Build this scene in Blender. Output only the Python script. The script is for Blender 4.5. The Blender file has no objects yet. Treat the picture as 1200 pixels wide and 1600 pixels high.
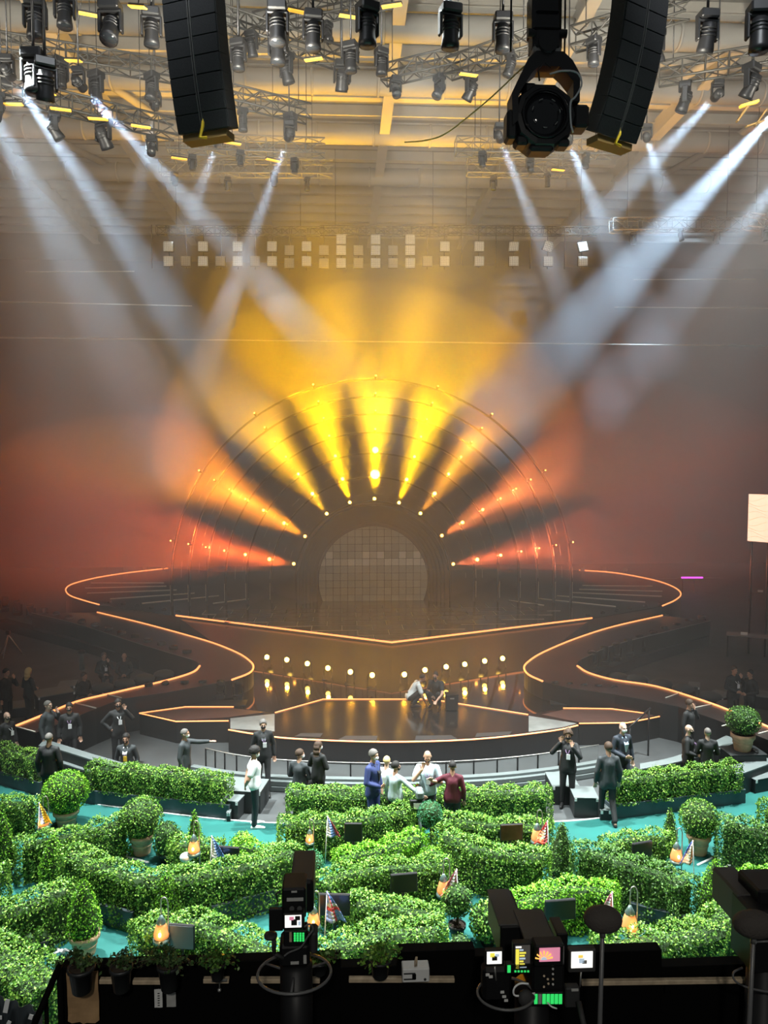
import bpy, bmesh, math, random
from mathutils import Vector, Matrix, Euler
R = math.radians
PI = math.pi
rnd = random.Random(7)
scene = bpy.context.scene
col = scene.collection

# ---------------------------------------------------------------- camera
FPX = 1200.0                       # focal length in pixels of the 1200x1600 frame
YAW, PIT = R(3.05), R(3.58)
EYE = Vector((-1.78, 0.0, 7.7))
FWD = Vector((math.sin(YAW)*math.cos(PIT), math.cos(YAW)*math.cos(PIT), -math.sin(PIT)))
RGT = Vector((math.cos(YAW), -math.sin(YAW), 0))
UPV = RGT.cross(FWD)
cam_data = bpy.data.cameras.new('camera')
cam_data.sensor_fit = 'VERTICAL'
cam_data.sensor_height = 36.0
cam_data.lens = 36.0*FPX/1600.0
cam_data.clip_end = 300
cam = bpy.data.objects.new('camera', cam_data)
col.objects.link(cam)
m3 = Matrix((RGT, UPV, -FWD)).transposed()
cam.matrix_world = Matrix.Translation(EYE) @ m3.to_4x4()
scene.camera = cam

# ---------------------------------------------------------------- exposure, world, house lights
scene.view_settings.view_transform = 'Standard'
scene.view_settings.look = 'None'
scene.view_settings.gamma = 1.0
scene.view_settings.exposure = 0.0
scene.view_settings.use_curve_mapping = False
scene.cycles.max_bounces = 4
scene.cycles.diffuse_bounces = 2
scene.cycles.glossy_bounces = 3
scene.cycles.transmission_bounces = 4
scene.cycles.transparent_max_bounces = 8
scene.cycles.volume_bounces = 0
scene.cycles.adaptive_threshold = 0.02
scene.cycles.sample_clamp_indirect = 3.0
scene.cycles.caustics_reflective = False
scene.cycles.caustics_refractive = False
world = bpy.data.worlds.new('world')
scene.world = world
world.use_nodes = True
world.node_tree.nodes['Background'].inputs[0].default_value = (0.55, 0.6, 0.62, 1)
world.node_tree.nodes['Background'].inputs[1].default_value = 0.13

def lamp_data(kind, energy, color, size=0.1, cone=30, blend=0.4):
    d = bpy.data.lights.new('light', kind)
    d.energy = energy
    d.color = color
    if kind == 'SPOT':
        d.spot_size = R(cone); d.spot_blend = blend; d.shadow_soft_size = size
    elif kind == 'POINT':
        d.shadow_soft_size = size
    elif kind == 'AREA':
        d.shape = 'RECTANGLE'; d.size = size; d.size_y = size
    return d

def add_light(name, kind, loc, target, energy, color, size=0.1, cone=30, blend=0.4, parent=None):
    o = bpy.data.objects.new(name, lamp_data(kind, energy, color, size, cone, blend))
    col.objects.link(o)
    d = Vector(target) - Vector(loc)
    o.rotation_euler = d.to_track_quat('-Z', 'Y').to_euler()
    o.location = loc
    if parent:
        o.parent = parent
        o.matrix_parent_inverse = Matrix.Translation(-Vector(parent.location)) if parent.rotation_euler[:] == (0, 0, 0) else parent.matrix_basis.inverted()
    return o

# white key lights of the hall, hung over the garden seating
KEY = (0.93, 1.0, 0.98)
for kx, ky, kz, tx, ty, e in ((-9, 16.9, 16.5, -4, 14.0, 35000), (9, 16.9, 16.5, 4, 14.0, 35000), (0, 16.9, 18.0, 0, 13.5, 24000),
                              (-3, 11, 18.5, -3, 14, 6000), (4, 11, 18.5, 4, 14, 6000)):
    add_light('garden_key_light', 'SPOT', (kx, ky, kz), (tx, ty, 0), e, KEY, 0.35, 62, 0.7)

# ---------------------------------------------------------------- pixel helpers: a pixel of the photograph to a place in the hall
def ray(px, py):
    return FWD + RGT*((px-600.0)/FPX) + UPV*((800.0-py)/FPX)
def G(px, py, z=0.0):
    d = ray(px, py)
    return EYE + d*((z-EYE.z)/d.z)
def at(px, py, Y):
    d = ray(px, py)
    return EYE + d*(Y/d.y)
def ppm(p):
    return FPX/((Vector(p)-EYE).dot(FWD))

# ---------------------------------------------------------------- materials
MATS = {}
def mat(name, color=(0.5, 0.5, 0.5), rough=0.5, metal=0.0, emit=None, estr=0.0, bump=None, var=0.0, vscale=8.0,
        spec=0.5, trans=0.0, alpha=1.0, coat=0.0, objrand=0.0):
    if name in MATS:
        return MATS[name]
    m = bpy.data.materials.new(name)
    m.use_nodes = True
    nt = m.node_tree; N = nt.nodes; L = nt.links
    b = N['Principled BSDF']
    b.inputs['Base Color'].default_value = (*color, 1)
    b.inputs['Roughness'].default_value = rough
    b.inputs['Metallic'].default_value = metal
    b.inputs['Specular IOR Level'].default_value = spec
    b.inputs['Transmission Weight'].default_value = trans
    b.inputs['Alpha'].default_value = alpha
    b.inputs['Coat Weight'].default_value = coat
    if emit:
        b.inputs['Emission Color'].default_value = (*emit, 1)
        b.inputs['Emission Strength'].default_value = estr
    src = None
    if var > 0 or bump:
        tc = N.new('ShaderNodeTexCoord')
        nz = N.new('ShaderNodeTexNoise')
        nz.inputs['Scale'].default_value = vscale
        nz.inputs['Detail'].default_value = 4
        L.new(tc.outputs['Object'], nz.inputs['Vector'])
        if var > 0:
            mp = N.new('ShaderNodeMapRange')
            mp.inputs['To Min'].default_value = 1-var
            mp.inputs['To Max'].default_value = 1+var
            mp.inputs['From Min'].default_value = 0.25
            mp.inputs['From Max'].default_value = 0.75
            L.new(nz.outputs['Fac'], mp.inputs['Value'])
            src = mp.outputs['Result']
        if bump:
            bp = N.new('ShaderNodeBump')
            bp.inputs['Strength'].default_value = bump
            bp.inputs['Distance'].default_value = 0.02
            L.new(nz.outputs['Fac'], bp.inputs['Height'])
            L.new(bp.outputs['Normal'], b.inputs['Normal'])
    if objrand > 0:
        oi = N.new('ShaderNodeObjectInfo')
        mp2 = N.new('ShaderNodeMapRange')
        mp2.inputs['To Min'].default_value = 1-objrand
        mp2.inputs['To Max'].default_value = 1+objrand
        L.new(oi.outputs['Random'], mp2.inputs['Value'])
        if src is not None:
            mm = N.new('ShaderNodeMath'); mm.operation = 'MULTIPLY'
            L.new(src, mm.inputs[0]); L.new(mp2.outputs['Result'], mm.inputs[1])
            src = mm.outputs[0]
        else:
            src = mp2.outputs['Result']
    if src is not None:
        vm = N.new('ShaderNodeVectorMath'); vm.operation = 'SCALE'
        vm.inputs[0].default_value = color
        L.new(src, vm.inputs['Scale'])
        L.new(vm.outputs['Vector'], b.inputs['Base Color'])
    MATS[name] = m
    return m

mat('black', (0.012, 0.012, 0.013), 0.45)
mat('black_matte', (0.010, 0.010, 0.011), 0.8, var=0.3, vscale=5)
mat('black_gloss', (0.008, 0.008, 0.009), 0.12)
mat('dark_metal', (0.03, 0.03, 0.032), 0.35, 0.6)
mat('steel', (0.33, 0.33, 0.31), 0.4, 0.7)
mat('alu', (0.55, 0.55, 0.52), 0.35, 0.8)
mat('ceiling_deck', (0.11, 0.108, 0.095), 0.9, var=0.2, vscale=0.6)
mat('ceiling_beam', (0.33, 0.32, 0.29), 0.8, var=0.1, vscale=2)
mat('ceiling_duct', (0.24, 0.235, 0.215), 0.7, var=0.12, vscale=1)
mat('wall', (0.06, 0.06, 0.062), 0.9, var=0.3, vscale=0.4)
mat('hall_floor', (0.055, 0.06, 0.062), 0.6, var=0.25, vscale=1.2)
mat('stage_gloss', (0.016, 0.013, 0.012), 0.10, var=0.3, vscale=0.7)
mat('stage_panel', (0.030, 0.027, 0.024), 0.16, objrand=0.35)
mat('stage_seam', (0.42, 0.40, 0.33), 0.3, 0.3)
mat('catwalk', (0.020, 0.018, 0.017), 0.28, var=0.3, vscale=2)
mat('pool', (0.010, 0.008, 0.007), 0.06, bump=0.05, vscale=1.5)
mat('fascia', (0.006, 0.006, 0.007), 0.35)
mat('strip_orange', (0.9, 0.4, 0.2), 0.4, emit=(1.0, 0.30, 0.09), estr=2.2)
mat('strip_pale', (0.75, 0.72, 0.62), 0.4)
mat('lens_yellow', (1, .8, .3), 0.3, emit=(1.0, 0.55, 0.06), estr=25)
mat('lens_orange', (1, .6, .3), 0.3, emit=(1.0, 0.38, 0.05), estr=20)
mat('lens_white', (1, 1, 1), 0.3, emit=(0.8, 0.9, 1.0), estr=14)
mat('lens_dark', (0.02, 0.022, 0.025), 0.05)
mat('amber_bar', (0.9, 0.6, 0.1), 0.4, emit=(1.0, 0.50, 0.03), estr=0.85)

# ---------------------------------------------------------------- mesh building
class MB:
    """collects shapes; build() links them as one mesh object"""
    def __init__(self):
        self.v = []; self.f = []; self.mi = []; self.sm = []
    def add(self, vs, fs, mi=0, sm=False):
        o = len(self.v)
        self.v.extend([tuple(p) for p in vs])
        for q in fs:
            self.f.append(tuple(i+o for i in q)); self.mi.append(mi); self.sm.append(sm)
        return self
    def box(self, c, s, rot=None, mi=0):
        x, y, z = s[0]/2, s[1]/2, s[2]/2
        vs = [Vector(p) for p in ((-x,-y,-z),(x,-y,-z),(x,y,-z),(-x,y,-z),(-x,-y,z),(x,-y,z),(x,y,z),(-x,y,z))]
        if rot is not None:
            M = Euler(rot).to_matrix() if not isinstance(rot, Matrix) else rot
            vs = [M @ p for p in vs]
        c = Vector(c)
        return self.add([p+c for p in vs], [(0,3,2,1),(4,5,6,7),(0,1,5,4),(1,2,6,5),(2,3,7,6),(3,0,4,7)], mi)
    def bbox(self, c, s, b=0.02, rot=None, mi=0):
        """box with chamfered edges"""
        x, y, z = s[0]/2, s[1]/2, s[2]/2
        b = min(b, x*.9, y*.9, z*.9)
        vs = []; M = None
        if rot is not None:
            M = Euler(rot).to_matrix() if not isinstance(rot, Matrix) else rot
        idx = {}
        for sx in (-1, 1):
            for sy in (-1, 1):
                for sz in (-1, 1):
                    for ax in range(3):
                        p = [sx*(x-b), sy*(y-b), sz*(z-b)]
                        p[ax] = (sx*x, sy*y, sz*z)[ax]
                        idx[(sx, sy, sz, ax)] = len(vs)
                        vs.append(Vector(p))
        fs = []
        for ax in range(3):
            for s_ in (-1, 1):
                o1, o2 = (ax+1) % 3, (ax+2) % 3
                q = []
                for a, c_ in ((-1,-1),(1,-1),(1,1),(-1,1)):
                    k = [0,0,0]; k[ax] = s_; k[o1] = a; k[o2] = c_
                    q.append(idx[(k[0],k[1],k[2],ax)])
                fs.append(tuple(q) if s_ > 0 else tuple(reversed(q)))
        for ax in range(3):      # edges parallel to ax
            o1, o2 = (ax+1) % 3, (ax+2) % 3
            for a in (-1, 1):
                for c_ in (-1, 1):
                    q = []
                    for s_, w in ((-1,o1),(1,o1),(1,o2),(-1,o2)):
                        k = [0,0,0]; k[ax] = s_; k[o1] = a; k[o2] = c_
                        q.append(idx[(k[0],k[1],k[2],w)])
                    fs.append(tuple(q) if a*c_ < 0 else tuple(reversed(q)))
        for sx in (-1, 1):
            for sy in (-1, 1):
                for sz in (-1, 1):
                    q = [idx[(sx,sy,sz,ax)] for ax in range(3)]
                    fs.append(tuple(q) if sx*sy*sz > 0 else tuple(reversed(q)))
        c = Vector(c)
        return self.add([(M @ p if M else p)+c for p in vs], fs, mi)
    def tube(self, p0, p1, r0, r1=None, n=8, mi=0, caps=True, sm=True):
        r1 = r0 if r1 is None else r1
        p0, p1 = Vector(p0), Vector(p1)
        d = (p1-p0)
        if d.length < 1e-9: return self
        d.normalize()
        a = d.orthogonal().normalized(); b = d.cross(a)
        vs = []
        for k in range(n):
            t = 2*PI*k/n; w = a*math.cos(t)+b*math.sin(t)
            vs.append(p0+w*r0); vs.append(p1+w*r1)
        fs = [(2*k, 2*((k+1) % n), 2*((k+1) % n)+1, 2*k+1) for k in range(n)]
        self.add(vs, fs, mi, sm)
        if caps:
            o = len(self.v)-2*n
            self.f.append(tuple(o+2*k for k in reversed(range(n)))); self.mi.append(mi); self.sm.append(False)
            self.f.append(tuple(o+2*k+1 for k in range(n))); self.mi.append(mi); self.sm.append(False)
        return self
    def path(self, pts, r, n=6, mi=0, closed=False, sm=True, rfun=None):
        pts = [Vector(p) for p in pts]
        m = len(pts); vs = []
        prev = None
        for i, p in enumerate(pts):
            if closed: d = pts[(i+1) % m]-pts[i-1]
            else: d = pts[min(i+1, m-1)]-pts[max(i-1, 0)]
            d.normalize()
            if prev is None: a = d.orthogonal().normalized()
            else:
                a = prev - d*prev.dot(d)
                a = a.normalized() if a.length > 1e-6 else d.orthogonal().normalized()
            prev = a; b = d.cross(a)
            rr = rfun(i/(m-1)) if rfun else r
            for k in range(n):
                t = 2*PI*k/n
                vs.append(p+(a*math.cos(t)+b*math.sin(t))*rr)
        fs = []
        for i in range(m if closed else m-1):
            j = (i+1) % m
            for k in range(n):
                k2 = (k+1) % n
                fs.append((i*n+k, i*n+k2, j*n+k2, j*n+k))
        if not closed:
            fs.append(tuple(reversed(range(n)))); fs.append(tuple((m-1)*n+k for k in range(n)))
        return self.add(vs, fs, mi, sm)
    def lathe(self, prof, n=16, c=(0,0,0), M=None, mi=0, sm=True, caps=True):
        """prof: list of (radius, z)"""
        vs = []; c = Vector(c)
        for r, z in prof:
            for k in range(n):
                t = 2*PI*k/n
                p = Vector((r*math.cos(t), r*math.sin(t), z))
                vs.append((M @ p if M else p)+c)
        fs = []
        for i in range(len(prof)-1):
            for k in range(n):
                k2 = (k+1) % n
                fs.append((i*n+k, i*n+k2, (i+1)*n+k2, (i+1)*n+k))
        if caps:
            fs.append(tuple(reversed(range(n)))); fs.append(tuple((len(prof)-1)*n+k for k in range(n)))
        return self.add(vs, fs, mi, sm)
    def prism(self, poly, z0, z1, mi=0, sm=False):
        """poly: list of (x,y), counter-clockwise; extruded z0..z1"""
        a = sum(poly[i-1][0]*poly[i][1]-poly[i][0]*poly[i-1][1] for i in range(len(poly)))
        if a < 0: poly = list(reversed(poly))
        n = len(poly)
        vs = [(p[0], p[1], z0) for p in poly]+[(p[0], p[1], z1) for p in poly]
        fs = [tuple(reversed(range(n))), tuple(range(n, 2*n))]
        fs += [(i, (i+1) % n, n+(i+1) % n, n+i) for i in range(n)]
        return self.add(vs, fs, mi, sm)
    def ball(self, c, r, nu=12, nv=8, mi=0, fn=None):
        """ellipsoid, r scalar or triple"""
        if not hasattr(r, '__len__'): r = (r, r, r)
        c = Vector(c)
        vs = [c+Vector((0,0,-r[2]))]
        for i in range(1, nv):
            ph = -PI/2+PI*i/nv
            for k in range(nu):
                t = 2*PI*k/nu
                vs.append(c+Vector((r[0]*math.cos(ph)*math.cos(t), r[1]*math.cos(ph)*math.sin(t), r[2]*math.sin(ph))))
        vs.append(c+Vector((0,0,r[2])))
        if fn: vs = [fn(p) for p in vs]
        fs = [(0, 1+(k+1) % nu, 1+k) for k in range(nu)]
        for i in range(nv-2):
            for k in range(nu):
                k2 = (k+1) % nu
                fs.append((1+i*nu+k, 1+i*nu+k2, 1+(i+1)*nu+k2, 1+(i+1)*nu+k))
        e = len(vs)-1; o = 1+(nv-2)*nu
        fs += [(o+k, o+(k+1) % nu, e) for k in range(nu)]
        return self.add(vs, fs, mi, True)
    def mesh(self, name, mats):
        me = bpy.data.meshes.new(name)
        me.from_pydata(self.v, [], self.f)
        for m in (mats if isinstance(mats, (list, tuple)) else [mats]):
            me.materials.append(MATS[m] if isinstance(m, str) else m)
        me.polygons.foreach_set('material_index', self.mi)
        me.polygons.foreach_set('use_smooth', self.sm)
        me.update()
        return me
    def build(self, name, mats, parent=None, loc=(0,0,0), rotz=0.0):
        o = bpy.data.objects.new(name, self.mesh(name, mats))
        col.objects.link(o)
        o.location = loc; o.rotation_euler = (0, 0, rotz)
        if parent: o.parent = parent
        return o

def tag(o, label=None, cat=None, group=None, kind=None):
    if label: o['label'] = label
    if cat: o['category'] = cat
    if group: o['group'] = group
    if kind: o['kind'] = kind
    return o
def thing(name, label, cat, loc=(0,0,0), rotz=0.0, group=None):
    o = bpy.data.objects.new(name, None)
    col.objects.link(o)
    o.empty_display_size = 0.2
    o.location = loc; o.rotation_euler = (0, 0, rotz)
    return tag(o, label, cat, group)
def dup(root, loc, rot=None, label=None, group=None, scale=None):
    r = root.copy(); col.objects.link(r)
    r.location = loc
    if rot is not None: r.rotation_euler = rot if hasattr(rot, '__len__') else (0, 0, rot)
    if scale: r.scale = (scale,)*3 if not hasattr(scale, '__len__') else scale
    if label: r['label'] = label
    if group: r['group'] = group
    for ch in list(root.children):
        c = ch.copy(); col.objects.link(c); c.parent = r
        for g in list(ch.children):
            d = g.copy(); col.objects.link(d); d.parent = c
    return r
def link_copy(me_obj, parent, loc, rot=(0,0,0), scale=(1,1,1)):
    c = me_obj.copy(); col.objects.link(c)
    c.parent = parent; c.location = loc; c.rotation_euler = rot; c.scale = scale
    return c
def smooth_poly(pts, n=6, closed=False):
    """Catmull-Rom through 2-D/3-D points"""
    P = [Vector(p) for p in pts]; out = []
    m = len(P)
    for i in range(m if closed else m-1):
        p0 = P[i-1] if (closed or i > 0) else P[0]*2-P[1]
        p1 = P[i]; p2 = P[(i+1) % m]
        p3 = P[(i+2) % m] if (closed or i+2 < m) else P[-1]*2-P[-2]
        for k in range(n):
            t = k/n
            out.append(0.5*((2*p1)+(p2-p0)*t+(2*p0-5*p1+4*p2-p3)*t*t+(3*p1-p0-3*p2+p3)*t**3))
    if not closed: out.append(P[-1])
    return out
# ================================================================ STRUCTURE OF THE HALL
def xy(p): return (p[0], p[1])
fl = MB().box((0, 27, -0.15), (70, 64, 0.3)).build('floor', 'hall_floor'); tag(fl, 'dark grey hall floor', 'floor', kind='structure')
ROOF_Z = 22.6
ce = MB().box((0, 36, ROOF_Z+0.15), (70, 46, 0.3)).build('ceiling', 'ceiling_deck'); tag(ce, 'beige ribbed deck of the hall roof', 'ceiling', kind='structure')
tag(MB().box((0, 58.2, 11), (70, 0.4, 23)).build('wall_back', 'wall'), 'dark back wall of the hall', 'wall', kind='structure')
tag(MB().box((-34.8, 30, 11), (0.4, 57, 23)).build('wall_left', 'wall'), 'dark side wall of the hall', 'wall', kind='structure')
tag(MB().box((34.8, 30, 11), (0.4, 57, 23)).build('wall_right', 'wall'), 'dark side wall of the hall', 'wall', kind='structure')
# roof beams, purlins and ducts
pur = None
for i in range(22):
    y = 17.5+i*1.55
    if pur is None:
        pur = MB().box((0, 0, 0), (62, 0.16, 0.42)).add([], []).box((0, 0, -0.22), (62, 0.34, 0.05)).build('purlin', 'ceiling_beam', ce, (0, y, ROOF_Z-0.22))
    else:
        link_copy(pur, ce, (0, y, ROOF_Z-0.22))
duct = MB().tube((-31, 0, 0), (31, 0, 0), 0.42, n=14)
for k in range(26): duct.tube((-30+k*2.4, 0, 0), (-29.9+k*2.4, 0, 0), 0.46, n=14)
duct = duct.build('air_duct', 'ceiling_duct', ce, (0, 21.2, ROOF_Z-1.05))
for y in (25.4, 29.0, 33.4, 38.2): link_copy(duct, ce, (0.7, y, ROOF_Z-1.0))
gird = None
for px, py in ((625, 0), (70, 25), (1175, 45), (905, 30), (330, 60), (-190, 60)):
    x = G(px, py, ROOF_Z-0.8).x
    if gird is None:
        gird = MB().box((0, 0, 0.0), (0.42, 34, 0.08)).box((0, 0, 0.4), (0.14, 34, 0.75)).build('roof_girder', 'ceiling_beam', ce, (x, 33, ROOF_Z-1.1))
    else:
        link_copy(gird, ce, (x, 33, ROOF_Z-1.1))
for (xa, ya, xb, yb) in ((-14, 22, -8, 36), (-20, 24, -12, 40), (13, 22, 9, 34), (18, 24, 14, 38)):
    MB().path([(xa, ya, ROOF_Z-0.7), (xb, yb, ROOF_Z-0.7)], 0.16, 6).build('roof_brace', 'ceiling_beam', ce)

# ---------------------------------------------------------------- haze over the stage: thin near the floor, thicker above
def haze_mat(name, dens, colr=(0.97, 0.97, 0.97)):
    hm = bpy.data.materials.new(name); hm.use_nodes = True
    hm.node_tree.nodes.clear()
    ho = hm.node_tree.nodes.new('ShaderNodeOutputMaterial'); hv = hm.node_tree.nodes.new('ShaderNodeVolumeScatter')
    hv.inputs['Color'].default_value = (*colr, 1)
    hv.inputs['Density'].default_value = dens
    hv.inputs['Anisotropy'].default_value = 0.15
    hm.node_tree.links.new(hv.outputs[0], ho.inputs['Volume'])
    MATS[name] = hm
    return name
for hname, z0_, z1_, dens_, lab in (('stage_haze', 5.0, 22.3, 0.015, 'grey smoke haze filling the air high over the stage'), ('floor_haze', 0.05, 4.998, 0.011, 'thinner smoke haze lying over the stage floor')):
    hz = MB().box((0, 37.6, (z0_+z1_)/2), (68.6, 40.6, z1_-z0_)).build(hname, haze_mat(hname, dens_))
    tag(hz, lab, 'haze', kind='stuff')
for (cx_, cy_, cz_), rr_, dens_, lab in (((-0.6, 33.0, 8.4), (9.2, 4.2, 7.0), 0.024, 'thick smoke cloud glowing amber over the sun arches'), ((-0.8, 33.8, 12.6), (7.4, 4.6, 6.8), 0.022, 'tall smoke plume rising above the glowing arches'),
                                         ((-10.5, 33.0, 5.2), (7.6, 4.4, 4.6), 0.016, 'low smoke bank lit orange beside the arches'), ((10.5, 34.0, 6.4), (8.2, 4.6, 5.2), 0.014, 'pinkish smoke bank between the arches and the side screen'),
                                         ((4.2, 30.0, 9.8), (2.8, 2.2, 2.2), 0.028, 'pale smoke puff drifting in front of the arches')):
    sc_ = MB().ball((0, 0, 0), 1.0, 32, 20).build('smoke_cloud', haze_mat('smoke_cloud', dens_))
    sc_.location = (cx_, cy_, cz_); sc_.scale = rr_
    tag(sc_, lab, 'smoke', kind='stuff')

# ================================================================ STAGE
ZM, ZC, ZP = 1.35, 1.0, 0.45
SUN_Y = 34.8
def poly(pix, z): return [xy(G(a, b, z)) for a, b in pix]
def strip(pts, name, m, parent, z, r=0.03, n=5, smooth=4):
    q = smooth_poly(pts, smooth) if smooth else [Vector(p) for p in pts]
    return MB().path([(p[0], p[1], z) for p in q], r, n).build(name, m, parent)
mainL = [(262, 888), (200, 895), (150, 903), (115, 912), (103, 920), (108, 930), (130, 938), (155, 945)]
mainR = [(1035, 947), (1055, 938), (1064, 928), (1052, 917), (1020, 906), (960, 895), (905, 891)]
V0, V1, V2 = (275, 962), (612, 1004), (925, 966)
ms = thing('main_stage', 'glossy black main stage with pointed front below the sun arches', 'stage')
pm = [xy(p) for p in smooth_poly([G(a, b, ZM).to_2d() for a, b in mainL], 4)] + [xy(G(*V0, ZM)), xy(G(*V1, ZM)), xy(G(*V2, ZM))] + \
     [xy(p) for p in smooth_poly([G(a, b, ZM).to_2d() for a, b in mainR], 4)]
pm += [(9, 45.5), (-9, 45.5)]
MB().prism(pm, 0.0, ZM-0.03).build('stage_body', 'fascia', ms)
MB().prism(pm, ZM-0.03, ZM).build('stage_top', 'stage_gloss', ms)
for pix in (mainL, mainR):
    strip([G(a, b, ZM).to_2d() for a, b in pix], 'edge_light', 'strip_orange', ms, ZM+0.01, 0.03)
strip([xy(G(*V0, ZM)), xy(G(*V1, ZM)), xy(G(*V2, ZM))], 'edge_light', 'strip_orange', ms, ZM+0.01, 0.035, smooth=0)
# sloping glossy front between the pointed edge and the sunken floor
mat('slope', (0.02, 0.014, 0.010), 0.22, var=0.2, vscale=1.5)
top_e = [G(*q, ZM-0.04) for q in (V0, (420, 980), V1, (800, 981), V2)]
bot_e = [G(*q, ZP) for q in ((392, 1046), (450, 1056), (612, 1082), (770, 1055), (822, 1045))]
vs = [tuple(p) for p in top_e]+[tuple(p) for p in bot_e]+[(p.x, p.y, 0.0) for p in bot_e]+[(p.x, p.y+0.05, 0.0) for p in top_e]
fs = []
for a in range(4): fs += [(a, 5+a, 6+a, a+1), (5+a, 10+a, 11+a, 6+a), (10+a, 15+a, 16+a, 11+a)]
fs += [(0, 15, 10, 5), (4, 9, 14, 19)]
MB().add(vs, fs).build('front_slope', 'slope', ms)
# pale floor strips on both wings
for (xa, ya, xb, yb) in ((142, 911, 256, 911), (133, 919, 260, 916), (136, 927, 276, 922), (172, 936, 304, 927), (222, 943, 342, 931), (333, 943, 388, 936),
                         (910, 915, 1020, 916), (905, 921, 1035, 924), (893, 926, 1034, 932), (870, 931, 1008, 941), (838, 935, 962, 948), (795, 938, 850, 946)):
    strip([xy(G(xa, ya, ZM)), xy(G(xb, yb, ZM))], 'floor_strip', 'strip_pale', ms, ZM+0.006, 0.035, 4, 0)
# glossy floor panels between the seams in front of the sun
pan = MB().bbox((0, 0, 0), (1.13, 0.80, 0.02), 0.008).mesh('floor_panel', 'stage_panel')
sx0, sx1 = -8.4, 8.4
tip = G(*V1, ZM)
seam_rows = []
for r_ in range(8):
    y = tip.y+0.35+r_*0.86
    half = min(8.0, (y-tip.y)*1.75)
    n = int(half/1.18)
    for k in range(-n, n+1):
        x = tip.x+k*1.18+(0.59 if r_ % 2 else 0)
        if abs(x-tip.x)+0.6 > half: continue
        o = bpy.data.objects.new('floor_panel', pan); col.objects.link(o); o.parent = ms
        o.location = (x, y+0.41, ZM+0.016)
        # pale joint in front and beside each panel
        seam_rows.append((x, y))
sm_ = MB()
for x, y in seam_rows:
    sm_.box((x, y-0.02, ZM+0.012), (1.18, 0.035, 0.018)); sm_.box((x-0.59, y+0.41, ZM+0.012), (0.03, 0.82, 0.018))
tag(sm_.build('panel_joints', 'stage_seam', ms), kind='stuff')

# pool floor between stage and catwalks
pp = [xy(G(*q, ZP)) for q in ((330, 1060), (392, 1047), (450, 1057), (612, 1083), (770, 1056), (822, 1046), (900, 1060), (930, 1120), (700, 1150), (500, 1150), (300, 1118))]
pool = MB().prism(pp, 0.0, ZP).build('reflecting_floor', 'pool'); tag(pool, 'mirror-dark sunken floor between the stage and the catwalks', 'stage floor', kind='structure')

def catwalk(E1, LOW, E2, label, strips, steps):
    t = thing('catwalk', label, 'catwalk', group='curved catwalks around the pool')
    pl = [xy(p) for p in smooth_poly([G(a, b, ZC).to_2d() for a, b in E1], 4)] + [xy(G(a, b, ZC)) for a, b in LOW] + \
         [xy(p) for p in smooth_poly([G(a, b, ZC).to_2d() for a, b in E2], 4)]
    MB().prism(pl, 0.0, ZC-0.02).build('walkway_body', 'fascia', t)
    MB().prism(pl, ZC-0.02, ZC).build('walkway_top', 'catwalk', t)
    strip([G(a, b, ZC).to_2d() for a, b in strips[0]], 'edge_light', 'strip_orange', t, ZC+0.012, 0.03)
    strip([G(a, b, ZC).to_2d() for a, b in strips[1]], 'edge_light', 'strip_orange', t, ZC+0.012, 0.032)
    for a, b in steps:
        strip([xy(G(*a, ZC)), xy(G(*b, ZC))], 'step_edge', 'strip_pale', t, ZC+0.012, 0.018, 4, 0)
    strip([G(a, b, ZC).to_2d() for a, b in strips[2]], 'edge_trim', 'steel', t, ZC+0.012, 0.014, 4)
    return t
E1L = [(152, 957), (215, 972), (275, 988), (330, 1004), (370, 1020), (390, 1033), (396, 1043), (388, 1053), (362, 1063)]
E2L = [(25, 1135), (75, 1115), (120, 1097), (165, 1086), (235, 1070), (278, 1059), (303, 1050), (312, 1041), (300, 1031), (220, 1007), (120, 975), (50, 958)]
catwalk(E1L, [(320, 1071), (260, 1082), (190, 1092), (150, 1107), (90, 1132), (55, 1145)], E2L, 'curved black catwalk edged in orange light beside the man with a pointing arm',
        (E1L, E2L[:8], E2L[8:]), (((160, 1084), (190, 1091)), ((117, 1099), (150, 1107)), ((25, 1136), (55, 1144))))
E1R = [(1035, 962), (960, 979), (900, 998), (850, 1019), (827, 1033), (819, 1043), (825, 1054), (848, 1065)]
E2R = [(1215, 1143), (1150, 1115), (1100, 1096), (1025, 1073), (960, 1063), (920, 1052), (902, 1041), (909, 1030), (960, 1008), (1050, 985), (1110, 970)]
catwalk(E1R, [(890, 1075), (960, 1085), (1000, 1092), (1060, 1104), (1120, 1125), (1210, 1160)], E2R, 'curved black catwalk edged in orange light running past the lone round potted shrub',
        (E1R, E2R[:7], E2R[7:]), (((1040, 1091), (1065, 1082)), ((1082, 1107), (1112, 1101)), ((1128, 1135), (1150, 1129)), ((1185, 1147), (1200, 1143))))

ZF = 0.6
mat('platform_wet', (0.010, 0.008, 0.007), 0.13, var=0.3, vscale=0.8)
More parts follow.
